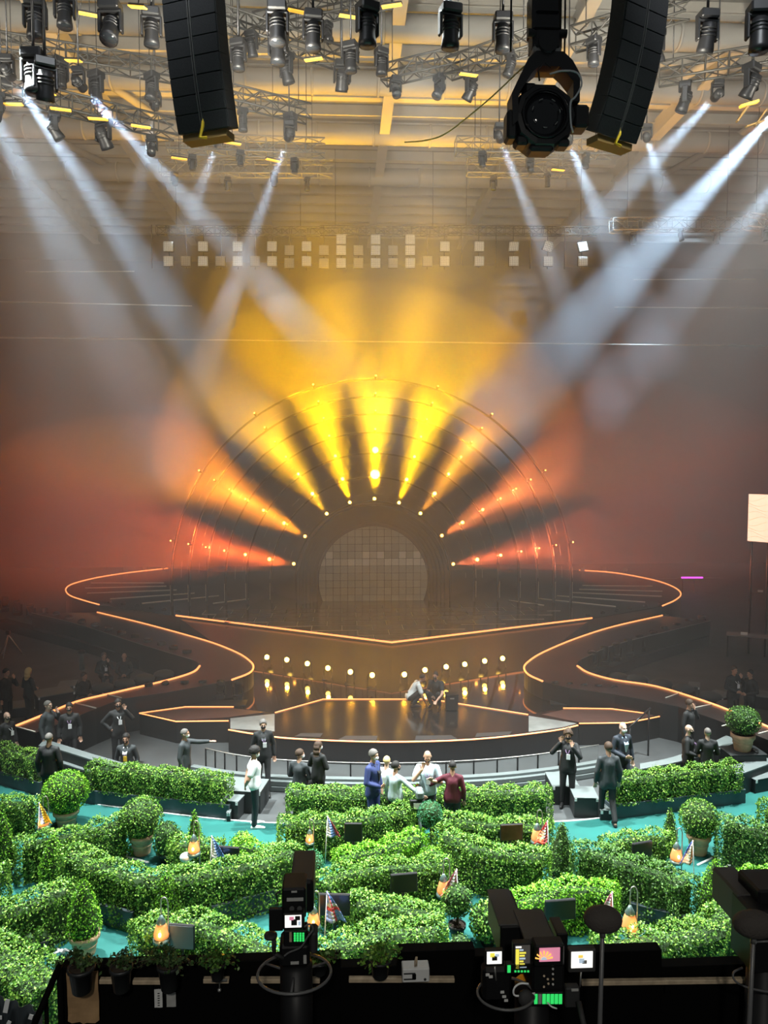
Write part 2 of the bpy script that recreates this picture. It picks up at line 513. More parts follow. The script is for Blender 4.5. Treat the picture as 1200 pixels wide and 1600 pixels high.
# front platform
fp = [(218, 1115), (290, 1105), (365, 1105), (430, 1114), (505, 1093), (672, 1093), (825, 1117), (880, 1107), (955, 1108), (1036, 1119), (980, 1130), (905, 1131)]
arc = [(903, 1134), (860, 1143), (740, 1156), (600, 1160), (460, 1155), (400, 1148), (357, 1141)]
fp2 = [(357, 1127), (275, 1128)]
pf = thing('front_platform', 'low glossy front platform edged in orange light with two crouching workers on it', 'stage')
pl = [xy(G(*q, ZF)) for q in fp]+[xy(p) for p in smooth_poly([G(*q, ZF).to_2d() for q in arc], 3)]+[xy(G(*q, ZF)) for q in fp2]
MB().prism(pl, 0.0, ZF-0.02).build('platform_body', 'fascia', pf)
MB().prism(pl, ZF-0.02, ZF).build('platform_top', 'platform_wet', pf)
for seg in ([(430, 1114), (505, 1093), (672, 1093), (825, 1117)], [(357, 1127), (275, 1128), (218, 1115), (290, 1105), (365, 1105)],
            [(880, 1107), (955, 1108), (1036, 1119), (980, 1130), (905, 1131)]):
    strip([xy(G(*q, ZF)) for q in seg], 'edge_light', 'strip_orange', pf, ZF+0.012, 0.018, 5, 0)
strip([G(*q, ZF).to_2d() for q in arc], 'edge_light', 'strip_orange', pf, ZF+0.012, 0.02, 5)
# brownish deck of the two wings, corner panels whose pale colour stands in for a reflection, dark hatch covers
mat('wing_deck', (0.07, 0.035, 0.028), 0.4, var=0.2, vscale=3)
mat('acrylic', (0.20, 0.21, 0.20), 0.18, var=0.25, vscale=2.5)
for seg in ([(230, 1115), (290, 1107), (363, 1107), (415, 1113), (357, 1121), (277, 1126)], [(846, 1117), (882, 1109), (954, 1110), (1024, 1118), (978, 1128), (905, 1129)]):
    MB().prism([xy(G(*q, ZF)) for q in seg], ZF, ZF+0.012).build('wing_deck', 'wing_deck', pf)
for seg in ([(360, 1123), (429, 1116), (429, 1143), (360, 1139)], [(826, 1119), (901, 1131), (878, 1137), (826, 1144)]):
    MB().prism([xy(G(*q, ZF)) for q in seg], ZF, ZF+0.014).build('reflection_panel', 'acrylic', pf)
for seg in ([(470, 1146), (505, 1146), (500, 1152), (460, 1151)], [(540, 1150), (590, 1150), (588, 1157), (528, 1156)], [(650, 1150), (705, 1149), (715, 1155), (648, 1157)], [(745, 1146), (800, 1143), (795, 1149), (742, 1152)]):
    MB().prism([xy(G(*q, ZF)) for q in seg], ZF, ZF+0.008).build('hatch_cover', 'black_matte', pf)

# ---------------------------------------------------------------- the sun: disc, tunnel arch and lamp arches
SC = at(584, 906, SUN_Y)            # centre of the arches
PXM = ppm(SC)                       # pixels per metre there
def arch_pts(r, n=40, legs=True):
    q = [(SC.x+r*math.cos(PI*k/n), SC.z+r*math.sin(PI*k/n)) for k in range(n+1)]
    if legs: q = [(SC.x+r, ZM)]+q+[(SC.x-r, ZM)]
    return q
def arch_mb(r0, r1, y0, y1, n=40, legs=True):
    m = MB(); a, b = arch_pts(r0, n, legs), arch_pts(r1, n, legs); k = len(a); vs = []
    for (x0, z0), (x1, z1) in zip(a, b):
        vs += [(x0, y0, z0), (x1, y0, z1), (x1, y1, z1), (x0, y1, z0)]
    fs = []
    for i in range(k-1):
        for j in range(4):
            j2 = (j+1) % 4
            fs.append((i*4+j, (i+1)*4+j, (i+1)*4+j2, i*4+j2))
    fs += [(0, 1, 2, 3), ((k-1)*4+3, (k-1)*4+2, (k-1)*4+1, (k-1)*4)]
    return m.add(vs, fs)
sd = thing('sun_disc', 'round grey mirror disc of square tiles standing under the innermost arch', 'stage disc', (SC.x, SUN_Y+0.6, ZM))
RD = 87/PXM; dz = at(584, 910, SUN_Y).z-ZM
mat('tile', (0.52, 0.55, 0.47), 0.35, 0.0, objrand=0.10)
mat('tile_reflect', (0.88, 0.90, 0.80), 0.35, 0.0, objrand=0.2)  # paler colour stands in for the reflection on some tiles
MB().tube((0, 0.05, dz), (0, 0.09, dz), RD, n=48).build('backing', 'black', sd)
pt = 11.6/PXM
tile_full = {}
for i in range(-8, 9):
    for j in range(-4, 9):
        x0, x1 = i*pt-pt/2+0.008, i*pt+pt/2-0.008; z0, z1 = j*pt+0.008, (j+1)*pt-0.008
        zlo = -dz
        cor = [(x0, z0), (x1, z0), (x1, z1), (x0, z1)]
        ins = [math.hypot(*c) < RD-0.02 and c[1] > zlo for c in cor]
        if not any(ins): continue
        m_ = 'tile_reflect' if j == 2 or (j == 3 and (i in (0, 1, 6) or i % 5 == 4)) else 'tile'
        if all(ins):
            if m_ not in tile_full:
                tile_full[m_] = MB().bbox((0, 0, 0), (pt-0.02, 0.04, pt-0.02), 0.01).mesh('tile', m_)
            o = bpy.data.objects.new('tile', tile_full[m_]); col.objects.link(o); o.parent = sd
            o.location = ((x0+x1)/2, rnd.uniform(-.012, .012), dz+(z0+z1)/2); o.rotation_euler = (rnd.uniform(-.02, .02), 0, rnd.uniform(-.02, .02))
        else:
            # clip the tile to the circle
            N_ = 6; pts = []
            for a_ in range(4):
                (xa, za), (xb, zb) = cor[a_], cor[(a_+1) % 4]
                for k in range(N_):
                    x, z = xa+(xb-xa)*k/N_, za+(zb-za)*k/N_
                    h = math.hypot(x, z)
                    if h > RD-0.02: x, z = x*(RD-0.02)/h, z*(RD-0.02)/h
                    z = max(z, zlo)
                    pts.append((x, z))
            vs = [(x, -0.02, dz+z) for x, z in pts]+[(x, 0.02, dz+z) for x, z in pts]
            k = len(pts)
            fs = [tuple(range(k)), tuple(reversed(range(k, 2*k)))]+[(q, (q+k), (q+1) % k+k, (q+1) % k) for q in range(k)]
            MB().add(vs, fs).build('tile', m_, sd)
tn = thing('tunnel_arch', 'black stepped tunnel arch framing the grey tiled disc', 'arch', (0, 0, 0))
mat('arch_black', (0.012, 0.012, 0.012), 0.3)
mat('arch_dark', (0.02, 0.019, 0.018), 0.5)
for k in range(5):
    r0 = (89+k*5.5)/PXM; r1 = (94.3+k*5.5)/PXM
    arch_mb(r0, r1, SUN_Y+0.35-k*0.14, SUN_Y+0.9).build('arch_step', 'arch_black', tn)
RINGS = [122, 160, 197, 229, 257, 283, 309]
LAMP_A = [11, 33, 55, 72, 89.5, 107, 125, 147, 168]
def spoke_col(a, right):
    d = abs(a-90)
    if d > 65: return (1.0, 0.13, 0.02) if not right else (1.0, 0.16, 0.05)
    if d > 48: return (1.0, 0.28, 0.015) if not right else (1.0, 0.22, 0.05)
    if d > 28: return (1.0, 0.46, 0.008) if not right else (1.0, 0.36, 0.03)
    return (1.0, 0.50, 0.0)
SPOT_E = {0: 420, 1: 330, 2: 280, 3: 240}
for k, rp in enumerate(RINGS):
    r = rp/PXM; y = SUN_Y+0.15-k*0.10
    t = thing('sun_arch', ['innermost', 'second', 'third', 'fourth', 'fifth', 'sixth', 'outermost'][k]+' slim black arch of the stage sun carrying small amber lamps', 'arch', group='concentric arches of the stage sun')
    arch_mb(r-0.035, r+0.035, y, y+0.22, 56).build('arch_frame', 'arch_dark', t)
    if k:
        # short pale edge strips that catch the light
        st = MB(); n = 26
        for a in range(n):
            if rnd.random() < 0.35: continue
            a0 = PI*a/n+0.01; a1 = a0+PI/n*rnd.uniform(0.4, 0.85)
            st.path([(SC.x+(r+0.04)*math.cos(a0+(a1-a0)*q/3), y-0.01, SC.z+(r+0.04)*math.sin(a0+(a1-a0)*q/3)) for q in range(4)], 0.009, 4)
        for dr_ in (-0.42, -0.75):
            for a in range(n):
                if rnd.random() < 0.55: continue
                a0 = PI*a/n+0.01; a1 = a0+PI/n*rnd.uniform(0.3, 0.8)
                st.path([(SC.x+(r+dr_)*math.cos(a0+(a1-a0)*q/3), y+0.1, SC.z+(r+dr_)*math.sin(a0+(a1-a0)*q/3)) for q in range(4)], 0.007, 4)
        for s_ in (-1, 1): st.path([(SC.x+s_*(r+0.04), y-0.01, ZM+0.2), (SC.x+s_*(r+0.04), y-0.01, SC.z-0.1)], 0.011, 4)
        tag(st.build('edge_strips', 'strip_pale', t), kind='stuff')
    for i, a in enumerate(LAMP_A):
        ca, sa = math.cos(R(a)), math.sin(R(a))
        p = Vector((SC.x+r*ca, y-0.12, SC.z+r*sa))
        big = (k == 1 and i == 4)
        lit = k <= 3
        d = Vector((ca, -0.30, sa)).normalized()
        lm = MB().tube(p-d*0.02, p+d*0.14, 0.05, 0.075, 8).build('lamp', 'black', t)
        mname = 'lens_orange' if abs(a-90) > 40 else 'lens_yellow'
        rad = {0: 0.07, 1: 0.075, 2: 0.06, 3: 0.04}.get(k, 0.028)
        if i == 4 and k in (1, 2): rad = 0.21 if k == 1 else 0.14  # ball enlarged to stand in for the lamp's bright halo
        MB().ball(p+d*0.15+Vector((0, -0.05-(0.3 if rad > 0.09 else 0), 0)), rad, 8, 6).build('lens', mname, lm)
        if k in SPOT_E:
            e = SPOT_E[k]*(1.9 if abs(a-90) < 22 else 1.25 if abs(a-90) < 40 else 1.5 if abs(a-90) < 60 else 1.35)*(0.62 if (ca > 0 and abs(a-90) > 30) else 1.0)
            if i == 4 and k == 1: e *= 2.2
            cone = (42, 46, 66, 84)[k]
            add_light('arch_light', 'SPOT', p+d*0.30+Vector((0, -0.06, 0)), p+d*5, e*11.5, spoke_col(a, ca > 0), 0.05, cone, (0.55, 0.6, 0.7, 0.8)[k])
# ---------------------------------------------------------------- white beams from the rig (fixtures)
def moving_head(name, label, cat, group):
    t = thing(name, label, cat, group=group)
    MB().bbox((0, 0, -0.10), (0.42, 0.36, 0.20), 0.03).build('base', 'black', t)
    yk = MB()
    for s in (-1, 1): yk.bbox((s*0.22, 0, -0.40), (0.06, 0.16, 0.46), 0.02)
    yk.bbox((0, 0, -0.22), (0.46, 0.18, 0.06), 0.02).build('yoke', 'black', t)
    hd = MB().lathe([(0.05, -0.30), (0.14, -0.28), (0.16, -0.1), (0.165, 0.10), (0.185, 0.22), (0.185, 0.30)], 14)
    for q in range(3): hd.lathe([(0.15, -0.2+q*0.07), (0.178, -0.19+q*0.07), (0.178, -0.165+q*0.07), (0.15, -0.155+q*0.07)], 14)
    h = hd.build('head', 'black', t)
    h.location = (0, 0, -0.55)
    l_ = MB().lathe([(0.0, 0.30), (0.165, 0.302), (0.165, 0.305), (0.0, 0.306)], 14, caps=False).build('lens', 'lens_dark', h)
    return t
BEAMS = [  # source pixel, source depth, pixel further along the beam, depth there, energy, cone
    ((123, 130), 19.0, (345, 372), 27, 1.0, 8.5), ((12, 112), 18.5, (165, 330), 25, 1.1, 9.5), ((-60, 90), 18.5, (115, 420), 29, 1.2, 11.0),
    ((452, 210), 22.5, (375, 420), 30, 0.8, 6.5), ((243, 163), 22, (215, 300), 30, 0.3, 5.5), ((340, 222), 24, (300, 330), 32, 0.4, 7.0),
    ((780, 213), 22.5, (850, 390), 30, 0.8, 6.5), ((887, 218), 22.5, (950, 370), 31, 0.9, 7.5), ((1121, 148), 20, (985, 290), 28, 0.9, 8.0),
    ((1010, 214), 23, (1040, 310), 32, 0.5, 7.0), ((1222, 165), 19, (915, 500), 35, 1.9, 12.0), ((1260, 230), 21, (1090, 440), 33, 0.7, 9.0)]
for i, ((ax, ay), ad, (bx, by), bd, e, cone) in enumerate(BEAMS):
    p, q = at(ax, ay, ad), at(bx, by, bd)
    d = (q-p).normalized()
    add_light('beam_light', 'SPOT', p+d*0.35, q, 170000*e, (0.55, 0.77, 1.0), 0.09, cone, 0.75)
FOOT = [(417, 1027), (448, 1031), (480, 1037), (512, 1044), (547, 1050), (581, 1055), (632, 1054), (664, 1047), (697, 1042), (726, 1038), (757, 1033), (785, 1029)]
# unseen fill lights added to grey-light the haze, above and before the frame
for x in (-15, -5, 5, 15):
    add_light('haze_fill', 'SPOT', (x, 10.5, 19.0), (x*1.6, 44, 10.5), 1700, (0.90, 0.95, 1.0), 0.4, 95, 0.9)
for x in (-12, -4, 4, 12):
    add_light('roof_fill', 'SPOT', (x, 15.5, 14.5), (x, 25, 22.5), 4600, (1.0, 0.94, 0.80), 0.5, 125, 0.9)  # added fill without a fixture, brightens the roof
add_light('house_light', 'SPOT', (-2, -9, 15), (-1, 7, 3.5), 2600, (1.0, 0.95, 0.86), 0.6, 60, 0.9)
# ================================================================ RIG UNDER THE ROOF
mat('truss_dark', (0.055, 0.052, 0.045), 0.5, 0.4)
mat('truss_pale', (0.17, 0.17, 0.155), 0.5, 0.3)
mat('cabinet', (0.018, 0.019, 0.020), 0.7, var=0.15, vscale=30)
mat('grille', (0.014, 0.015, 0.016), 0.85, var=0.4, vscale=60)
mat('amber_wood', (0.28, 0.17, 0.05), 0.6)
mat('strap_yellow', (0.9, 0.62, 0.03), 0.6)
mat('rope_yellow', (0.75, 0.62, 0.2), 0.7)
mat('cable_white', (0.75, 0.76, 0.76), 0.5)
def truss(p, q, label, m='truss_dark', w=0.42, chord=0.03, name='lighting_truss', group='trusses under the roof'):
    p, q = Vector(p), Vector(q)
    t = thing(name, label, 'truss', p, group=group)
    d = q-p; L_ = d.length; d.normalize()
    s = d.cross(Vector((0, 0, 1))).normalized(); u = s.cross(d)
    cn = [(s*a+u*b)*(w/2) for a, b in ((-1, -1), (1, -1), (1, 1), (-1, 1))]
    for c in cn: MB().tube(c, c+d*L_, chord, n=6).build('chord', m, t)
    lat = MB(); n = max(2, round(L_/w*0.8)); st = L_/n
    for i in range(n):
        a, b = d*(i*st), d*((i+1)*st)
        for k in range(4):
            c0, c1 = cn[k], cn[(k+1) % 4]
            lat.tube(a+(c0 if i % 2 else c1), b+(c1 if i % 2 else c0), chord*0.6, n=4, caps=False)
            lat.tube(a+c0, a+c1, chord*0.6, n=4, caps=False)
    tag(lat.build('lattice', m, t), kind='stuff')
    # hoist chains up to the roof
    for f in (0.12, 0.88):
        a = d*(L_*f)+u*(w/2)
        MB().tube(a, a+Vector((0, 0, ROOF_Z-(p+a).z)), 0.014, n=5).build('hoist_chain', 'dark_metal', t)
    return t, p, q, w
TR = []
for (a, za), (b, zb), lab in (
        (((-40, 128), 16.8), ((275, 203), 16.8), 'dark lighting truss with amber bars hung below it'),
        (((-40, 62), 18.3), ((268, 112), 18.3), 'dark lighting truss ending behind the speaker stack with brown base'),
        (((347, 28), 18.6), ((555, 100), 18.6), 'dark lighting truss sloping away between the roof girders'),
        (((348, 145), 18.0), ((482, 178), 18.0), 'short dark lighting truss behind the speaker stack'),
        (((400, 38), 19.6), ((610, -8), 19.6), 'dark lighting truss crossing high under the roof girder'),
        (((700, 108), 18.2), ((835, 62), 18.2), 'dark lighting truss reaching behind the hanging follow spot'),
        (((895, 62), 17.8), ((1075, 8), 17.8), 'dark lighting truss behind the leaning speaker stack'),
        (((1030, 116), 17.4), ((1215, 86), 17.4), 'dark lighting truss over the bright white beam'),
        (((600, 118), 18.4), ((712, 92), 18.4), 'short dark lighting truss beside the yellow rope')):
    TR.append((*truss(G(*a, za), G(*b, zb), lab), lab))
for a, b, Y, lab in (((262, 224), (508, 232), 27, 'pale aluminium truss under the brown based speaker stack'), ((712, 229), (960, 233), 27, 'pale aluminium truss below the hanging follow spot'),
                     ((955, 352), (1160, 350), 33, 'pale aluminium truss crossed by the widest white beam'), ((250, 262), (520, 264), 31, 'faint aluminium truss deep in the haze, before the strobe panels'),
                     ((730, 262), (900, 266), 31, 'faint aluminium truss in the haze behind the follow spot'), ((1165, 345), (1290, 360), 30, 'pale aluminium truss end beside the faint white beam')):
    TR.append((*truss(at(*a, Y), at(*b, Y), lab, 'truss_pale', 0.5, 0.028), lab))
MHL = 'black moving head stage light hanging from the rig'
mh = moving_head('moving_head', MHL, 'stage light', 'moving heads hung in the rig')
mh_used = [False]
def place_mh(p, rz, tilt, pan=0.0, s=1.0, lens=None, label=None, group=None):
    o = mh if not mh_used[0] else dup(mh, p)
    mh_used[0] = True
    o.location = p; o.rotation_euler = (0, 0, rz); o.scale = (s, s, s)
    for c in o.children:
        if c.name.startswith('head'): c.rotation_euler = (tilt, 0, 0)
    if label: o['label'] = label
    if group: o['group'] = group
    if lens:
        for c in o.children:
            if c.name.startswith('head'):
                for g in c.children:
                    g.data = lens
    return o
place_mh((0, 0, 0), 0, R(160))
first_mh = mh
k = 0
for ti, (t, p, q, w, tlab) in enumerate(TR):
    hl = ' '.join(('black moving head on the '+tlab.replace('lighting truss', 'truss')).split()[:15]); hg = 'moving heads on the '+tlab
    L_ = (q-p).length
    n = max(2, int(L_/(1.0 if ti < 9 else 1.6)))
    for i in range(n):
        f = (i+0.5)/n + rnd.uniform(-.04, .04)
        c = p.lerp(q, f); c.z -= w/2+0.0
        s = rnd.uniform(0.62, 0.95) if ti < 9 else 0.6
        sd2 = (q-p).normalized().cross(Vector((0, 0, 1))).normalized(); c -= sd2*(w/2)*(1 if (i+ti) % 2 else -1); c.z -= 0.0
        if k == 0:
            mh.location = c; mh.rotation_euler = (0, 0, rnd.uniform(-1, 1)); mh.scale = (s, s, s); mh['label'] = hl; mh['group'] = hg
        else:
            place_mh(c, rnd.uniform(-1.2, 1.2), R(rnd.choice((180, 180, 165, 150, 200, 215))), 0, s, None, hl, hg)
        k += 1
# extra heads on short drop pipes, in the places the picture shows the big ones
for px, py, z, s, ti in ((54, -4, 17.6, 1.6, 180), (100, -14, 18.2, 1.5, 175), (172, 2, 17.6, 1.7, 155), (236, 14, 17.8, 1.5, 180), (433, 5, 17.0, 1.5, 180), (434, 42, 17.4, 1.5, 180),
                         (489, 18, 17.4, 1.5, 180), (574, 4, 17.0, 1.6, 180), (704, 8, 17.0, 1.6, 182), (786, 22, 17.6, 1.5, 180), (1106, 18, 17.0, 1.5, 200), (1188, 6, 16.6, 1.7, 180),
                         (52, 78, 16.4, 1.7, 180), (70, 92, 16.2, 1.6, 200), (548, 66, 17.8, 1.3, 180), (534, 96, 18.0, 1.4, 205), (372, 62, 17.6, 1.3, 180), (596, 76, 18.0, 1.2, 180)):
    c = G(px, py, z+0.0)
    o = place_mh(c, rnd.uniform(-.5, .5), R(ti), 0, s*0.62, None, 'large black moving head hanging alone on a long drop pipe', 'moving heads on drop pipes')
    MB().tube((0, 0, 0), (0, 0, (ROOF_Z-c.z)/(s*0.62)), 0.03, n=6).build('drop_pipe', 'dark_metal', o)
# lit beam fixtures
LENSW = MB().lathe([(0.0, 0.30), (0.165, 0.302), (0.165, 0.307), (0.0, 0.309)], 14, caps=False).mesh('lens_lit', 'lens_white')
for i, ((ax, ay), ad, (bx, by), bd, e, cone) in enumerate(BEAMS):
    p, q = at(ax, ay, ad), at(bx, by, bd)
    d = (q-p).normalized()
    s = 0.65
    base = p-Vector((0, 0, -0.55*s))
    o = dup(mh, base, 0, ['moving head light throwing a hard white beam that leans towards the sun', 'moving head light throwing a soft pale beam down into the haze'][0 if e > 0.7 else 1],
            'lit white moving heads in the rig', s)
    qd = d.to_track_quat('Z', 'Y').to_euler()
    for c in o.children:
        if c.name.startswith('head'):
            c.rotation_euler = qd
            for g in c.children: g.data = LENSW
        if c.name.startswith('yoke'): c.rotation_euler = (0, 0, math.atan2(d.y, d.x)-PI/2)
    MB().tube((0, 0, 0), (0, 0, (ROOF_Z-base.z)/s), 0.03, n=6).build('drop_pipe', 'dark_metal', o)
# amber bars below the near truss
bar = thing('amber_light_bar', 'flat amber glowing light bar under the dark truss', 'light bar', group='amber bars under the truss')
MB().bbox((0, 0, 0.03), (0.50, 0.10, 0.04), 0.012).build('housing', 'black', bar)
MB().bbox((0, 0, -0.015), (0.48, 0.13, 0.03), 0.01).build('glowing_strip', 'amber_bar', bar)
first = True
for px, py, z, rz, ry in ((20, 162, 16.35, 0.0, 0), (95, 170, 16.35, .25, 0), (153, 185, 16.35, .1, 0), (220, 197, 16.35, .3, 0), (75, 145, 16.9, -.5, .3), (363, 223, 16.6, .35, 0), (115, 94, 17.7, -.4, .2),
                          (215, 10, 17.6, -.5, .3), (427, 250, 17.0, .5, 0), (280, 247, 17.2, .3, 0), (465, 17, 18.4, .3, 0), (490, 92, 17.9, -.3, 0), (872, 265, 18.0, .2, 0), (140, 22, 18.2, .3, 0), (545, 25, 18.6, .2, 0), (612, 8, 18.4, -.3, 0), (732, 116, 17.6, .2, 0)):
    c = G(px, py, z)
    bl_ = ('flat amber glowing light bar right under the dark truss beside the brown based speakers', 'amber bars under the truss') if z == 16.35 else ('small amber glowing light bar hung higher among the rig', 'amber bars among the rig')
    if first: bar.location = c; bar.rotation_euler = (0, ry, rz); o = bar; first = False
    else: o = dup(bar, c, (0, ry, rz))
    o['label'], o['group'] = bl_
    MB().tube((0, 0, 0.05), (0, 0, ROOF_Z-c.z if ry == 0 else 1.0), 0.010, n=5).build('hanger', 'dark_metal', o)
# yellow framed gate on the right
yf = thing('square_lamp_frame', 'tilted square lamp frame with yellow glowing upper edge', 'stage light', G(1174, 178, 16.8))
fr = MB()
fr.box((-0.24, 0, 0), (0.05, 0.1, 0.5), (0, 0.6, 0)); fr.box((0.24, 0, -0.1), (0.03, 0.1, 0.5), (0, 0.6, 0)); fr.box((0.1, 0, -0.25), (0.5, 0.1, 0.03), (0, -0.3, 0))
fr.build('frame', 'amber_wood', yf)
MB().box((-0.08, -0.02, 0.24), (0.5, 0.12, 0.06), (0, -0.3, 0)).build('glowing_edge', 'amber_bar', yf)
MB().tube((0, 0, 0.25), (0, 0, 5.3), 0.02, n=6).build('drop_pipe', 'dark_metal', yf)

# line array loudspeakers
def line_array(px, py, Y, W, H, n, face, lean, label):
    """px,py: bottom centre pixel; face: direction (rz) the front looks"""
    b = at(px, py, Y)
    t = thing('line_array', label, 'loudspeaker', b, face, 'curved loudspeaker stacks')
    pos = Vector((0, 0, 0)); tot = R(lean)
    proto = None
    for i in range(n):
        tl = tot*(1-i/n)**1.0                       # bottom cabinets tilt down most
        u = Vector((0, -math.sin(tl), math.cos(tl)))
        c = pos+u*(H/2)
        if proto is None:
            m = MB().bbox((0, 0.16, 0), (W, 0.34, H-0.003), 0.006)
            proto = m.build('cabinet', 'cabinet', t)
            g_ = MB()
            for s in (-1, 1): g_.bbox((s*W*0.26, -0.03, 0), (W*0.46, 0.03, H-0.012), 0.006)
            g_.build('grille', 'grille', proto)
            sl = MB().box((-0.022, -0.035, 0), (0.012, 0.03, H-0.0)).box((0.022, -0.035, 0), (0.012, 0.03, H-0.0)).build('centre_slot', 'steel', proto)
            sl.data.materials[0] = mat('slot', (0.10, 0.10, 0.095), 0.5)
            kids = list(proto.children)
            proto.location = c; proto.rotation_euler = (tl, 0, 0)
        else:
            o = link_copy(proto, t, c, (tl, 0, 0))
            for kx in kids: link_copy(kx, o, (0, 0, 0))
        pos = pos+u*H
    MB().box((0, 0.15, -0.07), (W*0.86, 0.28, 0.12)).build('bottom_frame', 'amber_wood', t)
    MB().path([(0.05, -0.06, 0.3), (0.02, -0.08, 0.05), (-0.06, -0.05, -0.12), (0.08, -0.05, -0.14)], 0.03, 6).build('strap', 'strap_yellow', t)
    MB().box((0, pos.y+0.3, pos.z+0.1), (W*0.8, 0.7, 0.14)).build('top_frame', 'dark_metal', t)
    for s in (-1, 1): MB().tube((s*W*0.3, pos.y+0.3, pos.z+0.15), (s*W*0.3, pos.y+0.3, ROOF_Z-b.z), 0.02, n=6).build('hoist_chain', 'dark_metal', t)
    return t
line_array(319, 205, 14.5, 1.06, 0.30, 10, R(-22), 17, 'curved stack of black loudspeakers above a brown base frame, beside thin amber bars')
line_array(962, 216, 14.5, 1.06, 0.30, 9, R(28), 27, 'black loudspeaker stack leaning beside the hanging follow spot')

# hanging follow spot
fs_c = at(848, 186, 9.5)
fsp = thing('follow_spot', 'large black follow spot hanging in an eight sided yoke', 'stage light', fs_c)
k1 = 9.5/1200.0      # metres per pixel there
def OCT(sc, y0, y1, prof):
    vs = []; n = len(prof)
    return n
op = [(-50, -18), (-52, 30), (-28, 80), (-15, 92), (26, 92), (40, 80), (52, 60), (52, 20)]
ip = [(-42, -10), (-42, 28), (-20, 62), (-10, 70), (20, 70), (30, 62), (42, 48), (42, 20)]
vs = []
for (a, b), (c, d) in zip(op, ip):
    vs += [(a*k1, -0.14, b*k1), (c*k1, -0.14, d*k1), (c*k1, 0.14, d*k1), (a*k1, 0.14, b*k1)]
fs = []
n = len(op)
for i in range(n-1):
    for j in range(4):
        j2 = (j+1) % 4; fs.append((i*4+j, i*4+j2, (i+1)*4+j2, (i+1)*4+j))
fs += [(3, 2, 1, 0), ((n-1)*4, (n-1)*4+1, (n-1)*4+2, (n-1)*4+3)]
MB().add(vs, fs).build('yoke', 'black', fsp)
Mx = Matrix.Rotation(R(90), 3, 'X')
hd = MB().lathe([(0.20, -0.35), (0.36, -0.30), (0.385, -0.05), (0.385, 0.08), (0.36, 0.13), (0.30, 0.14), (0.29, 0.10)], 10, M=Mx, sm=False)
hd = hd.build('head', 'black', fsp)
MB().lathe([(0.27, 0.10), (0.29, 0.165), (0.27, 0.17), (0.25, 0.12)], 24, M=Mx, caps=False).build('front_ring', 'black_gloss', hd)
MB().lathe([(0.255, 0.09), (0.22, 0.12), (0.12, 0.145), (0.0, 0.15)], 24, M=Mx, caps=False).build('lens', 'lens_dark', hd)
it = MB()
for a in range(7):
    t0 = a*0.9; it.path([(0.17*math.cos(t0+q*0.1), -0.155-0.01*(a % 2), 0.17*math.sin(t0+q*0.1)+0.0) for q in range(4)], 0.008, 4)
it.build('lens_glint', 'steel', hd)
for a, b, s in ((56, 0, (0.19, 0.26, 0.27)), (-50, -14, (0.13, 0.24, 0.34)), (-4, -47, (0.30, 0.2, 0.08)), (-22, 40, (0.16, 0.2, 0.14)), (30, -38, (0.16, 0.2, 0.10)), (-34, -36, (0.16, 0.2, 0.12))):
    MB().bbox((a*k1, 0, b*k1), s, 0.03).build('side_box', 'black', fsp)
MB().path([(-12*k1, -0.2, 44*k1), (-16*k1, -0.25, 56*k1), (-6*k1, -0.25, 68*k1), (4*k1, -0.22, 62*k1)], 0.010, 6).build('loop_cable', 'black', fsp)
MB().path(smooth_poly([(2*k1, -0.24, 52*k1), (20*k1, -0.26, 56*k1), (42*k1, -0.26, 54*k1), (50*k1, -0.26, 38*k1), (40*k1, -0.28, 18*k1), (33*k1, -0.27, 10*k1), (34*k1, -0.27, -20*k1), (38*k1, -0.26, -33*k1)], 4), 0.011, 6).build('pale_cable', 'cable_white', fsp)
MB().bbox((2*k1, 0, 97*k1), (0.34, 0.26, 0.12), 0.02).build('clamp', 'steel', fsp)
jn = MB().bbox((2*k1, 0, 112*k1), (0.36, 0.30, 0.30), 0.05).tube((-0.22, -0.1, 0.95), (0.25, -0.1, 0.95), 0.05, n=10).tube((0.02, -0.18, 0.82), (0.02, 0.18, 0.82), 0.12, n=12)
jn.build('pan_joint', 'black', fsp)
MB().bbox((0, 0, 152*k1), (0.36, 0.34, 0.52), 0.04).bbox((0.0, -0.15, 165*k1), (0.28, 0.10, 0.34), 0.02).build('motor_box', 'black_gloss', fsp)
MB().bbox((0, 0, 188*k1), (0.30, 0.30, 0.2), 0.03).tube((0, 0, 1.5), (0, 0, ROOF_Z-fs_c.z), 0.06, n=8).build('drop_post', 'dark_metal', fsp)
for s in (-48, 36): MB().tube((s*k1, 0.1, 105*k1), (s*k1, 0.1, ROOF_Z-fs_c.z), 0.012, n=5).build('safety_wire', 'dark_metal', fsp)
MB().path(smooth_poly([at(x, y, 9.6)-fs_c for x, y in ((828, 98), (812, 110), (770, 150), (722, 190), (690, 212), (660, 220), (632, 222))], 4), 0.009, 5).build('yellow_rope', 'rope_yellow', fsp)

# strobe panel wall high behind the stage
sp_y = 36.0; pm_ = sp_y/1200.0
mat('strobe_bright', (0.50, 0.50, 0.46), 0.5, emit=(0.9, 0.95, 0.8), estr=0.10)
mat('strobe_dim', (0.30, 0.30, 0.27), 0.6)
def strobe(m, lab, grp):
    t = thing('strobe_panel', lab, 'strobe light', group=grp)
    MB().bbox((0, 0.09, 0), (0.46, 0.15, 0.46), 0.02).build('housing', 'black', t)
    f_ = MB().box((0, 0, 0), (0.42, 0.04, 0.42)).build('face', m, t)
    lv = MB()
    for q in range(5): lv.box((0, -0.025, -0.17+q*0.085), (0.42, 0.012, 0.012)); lv.box((-0.17+q*0.085, -0.025, 0), (0.012, 0.012, 0.42))
    lv.build('louvre', 'dark_metal', t)
    return t
sb = strobe('strobe_bright', 'bright square strobe panel in the row high behind the stage', 'bright strobe panels')
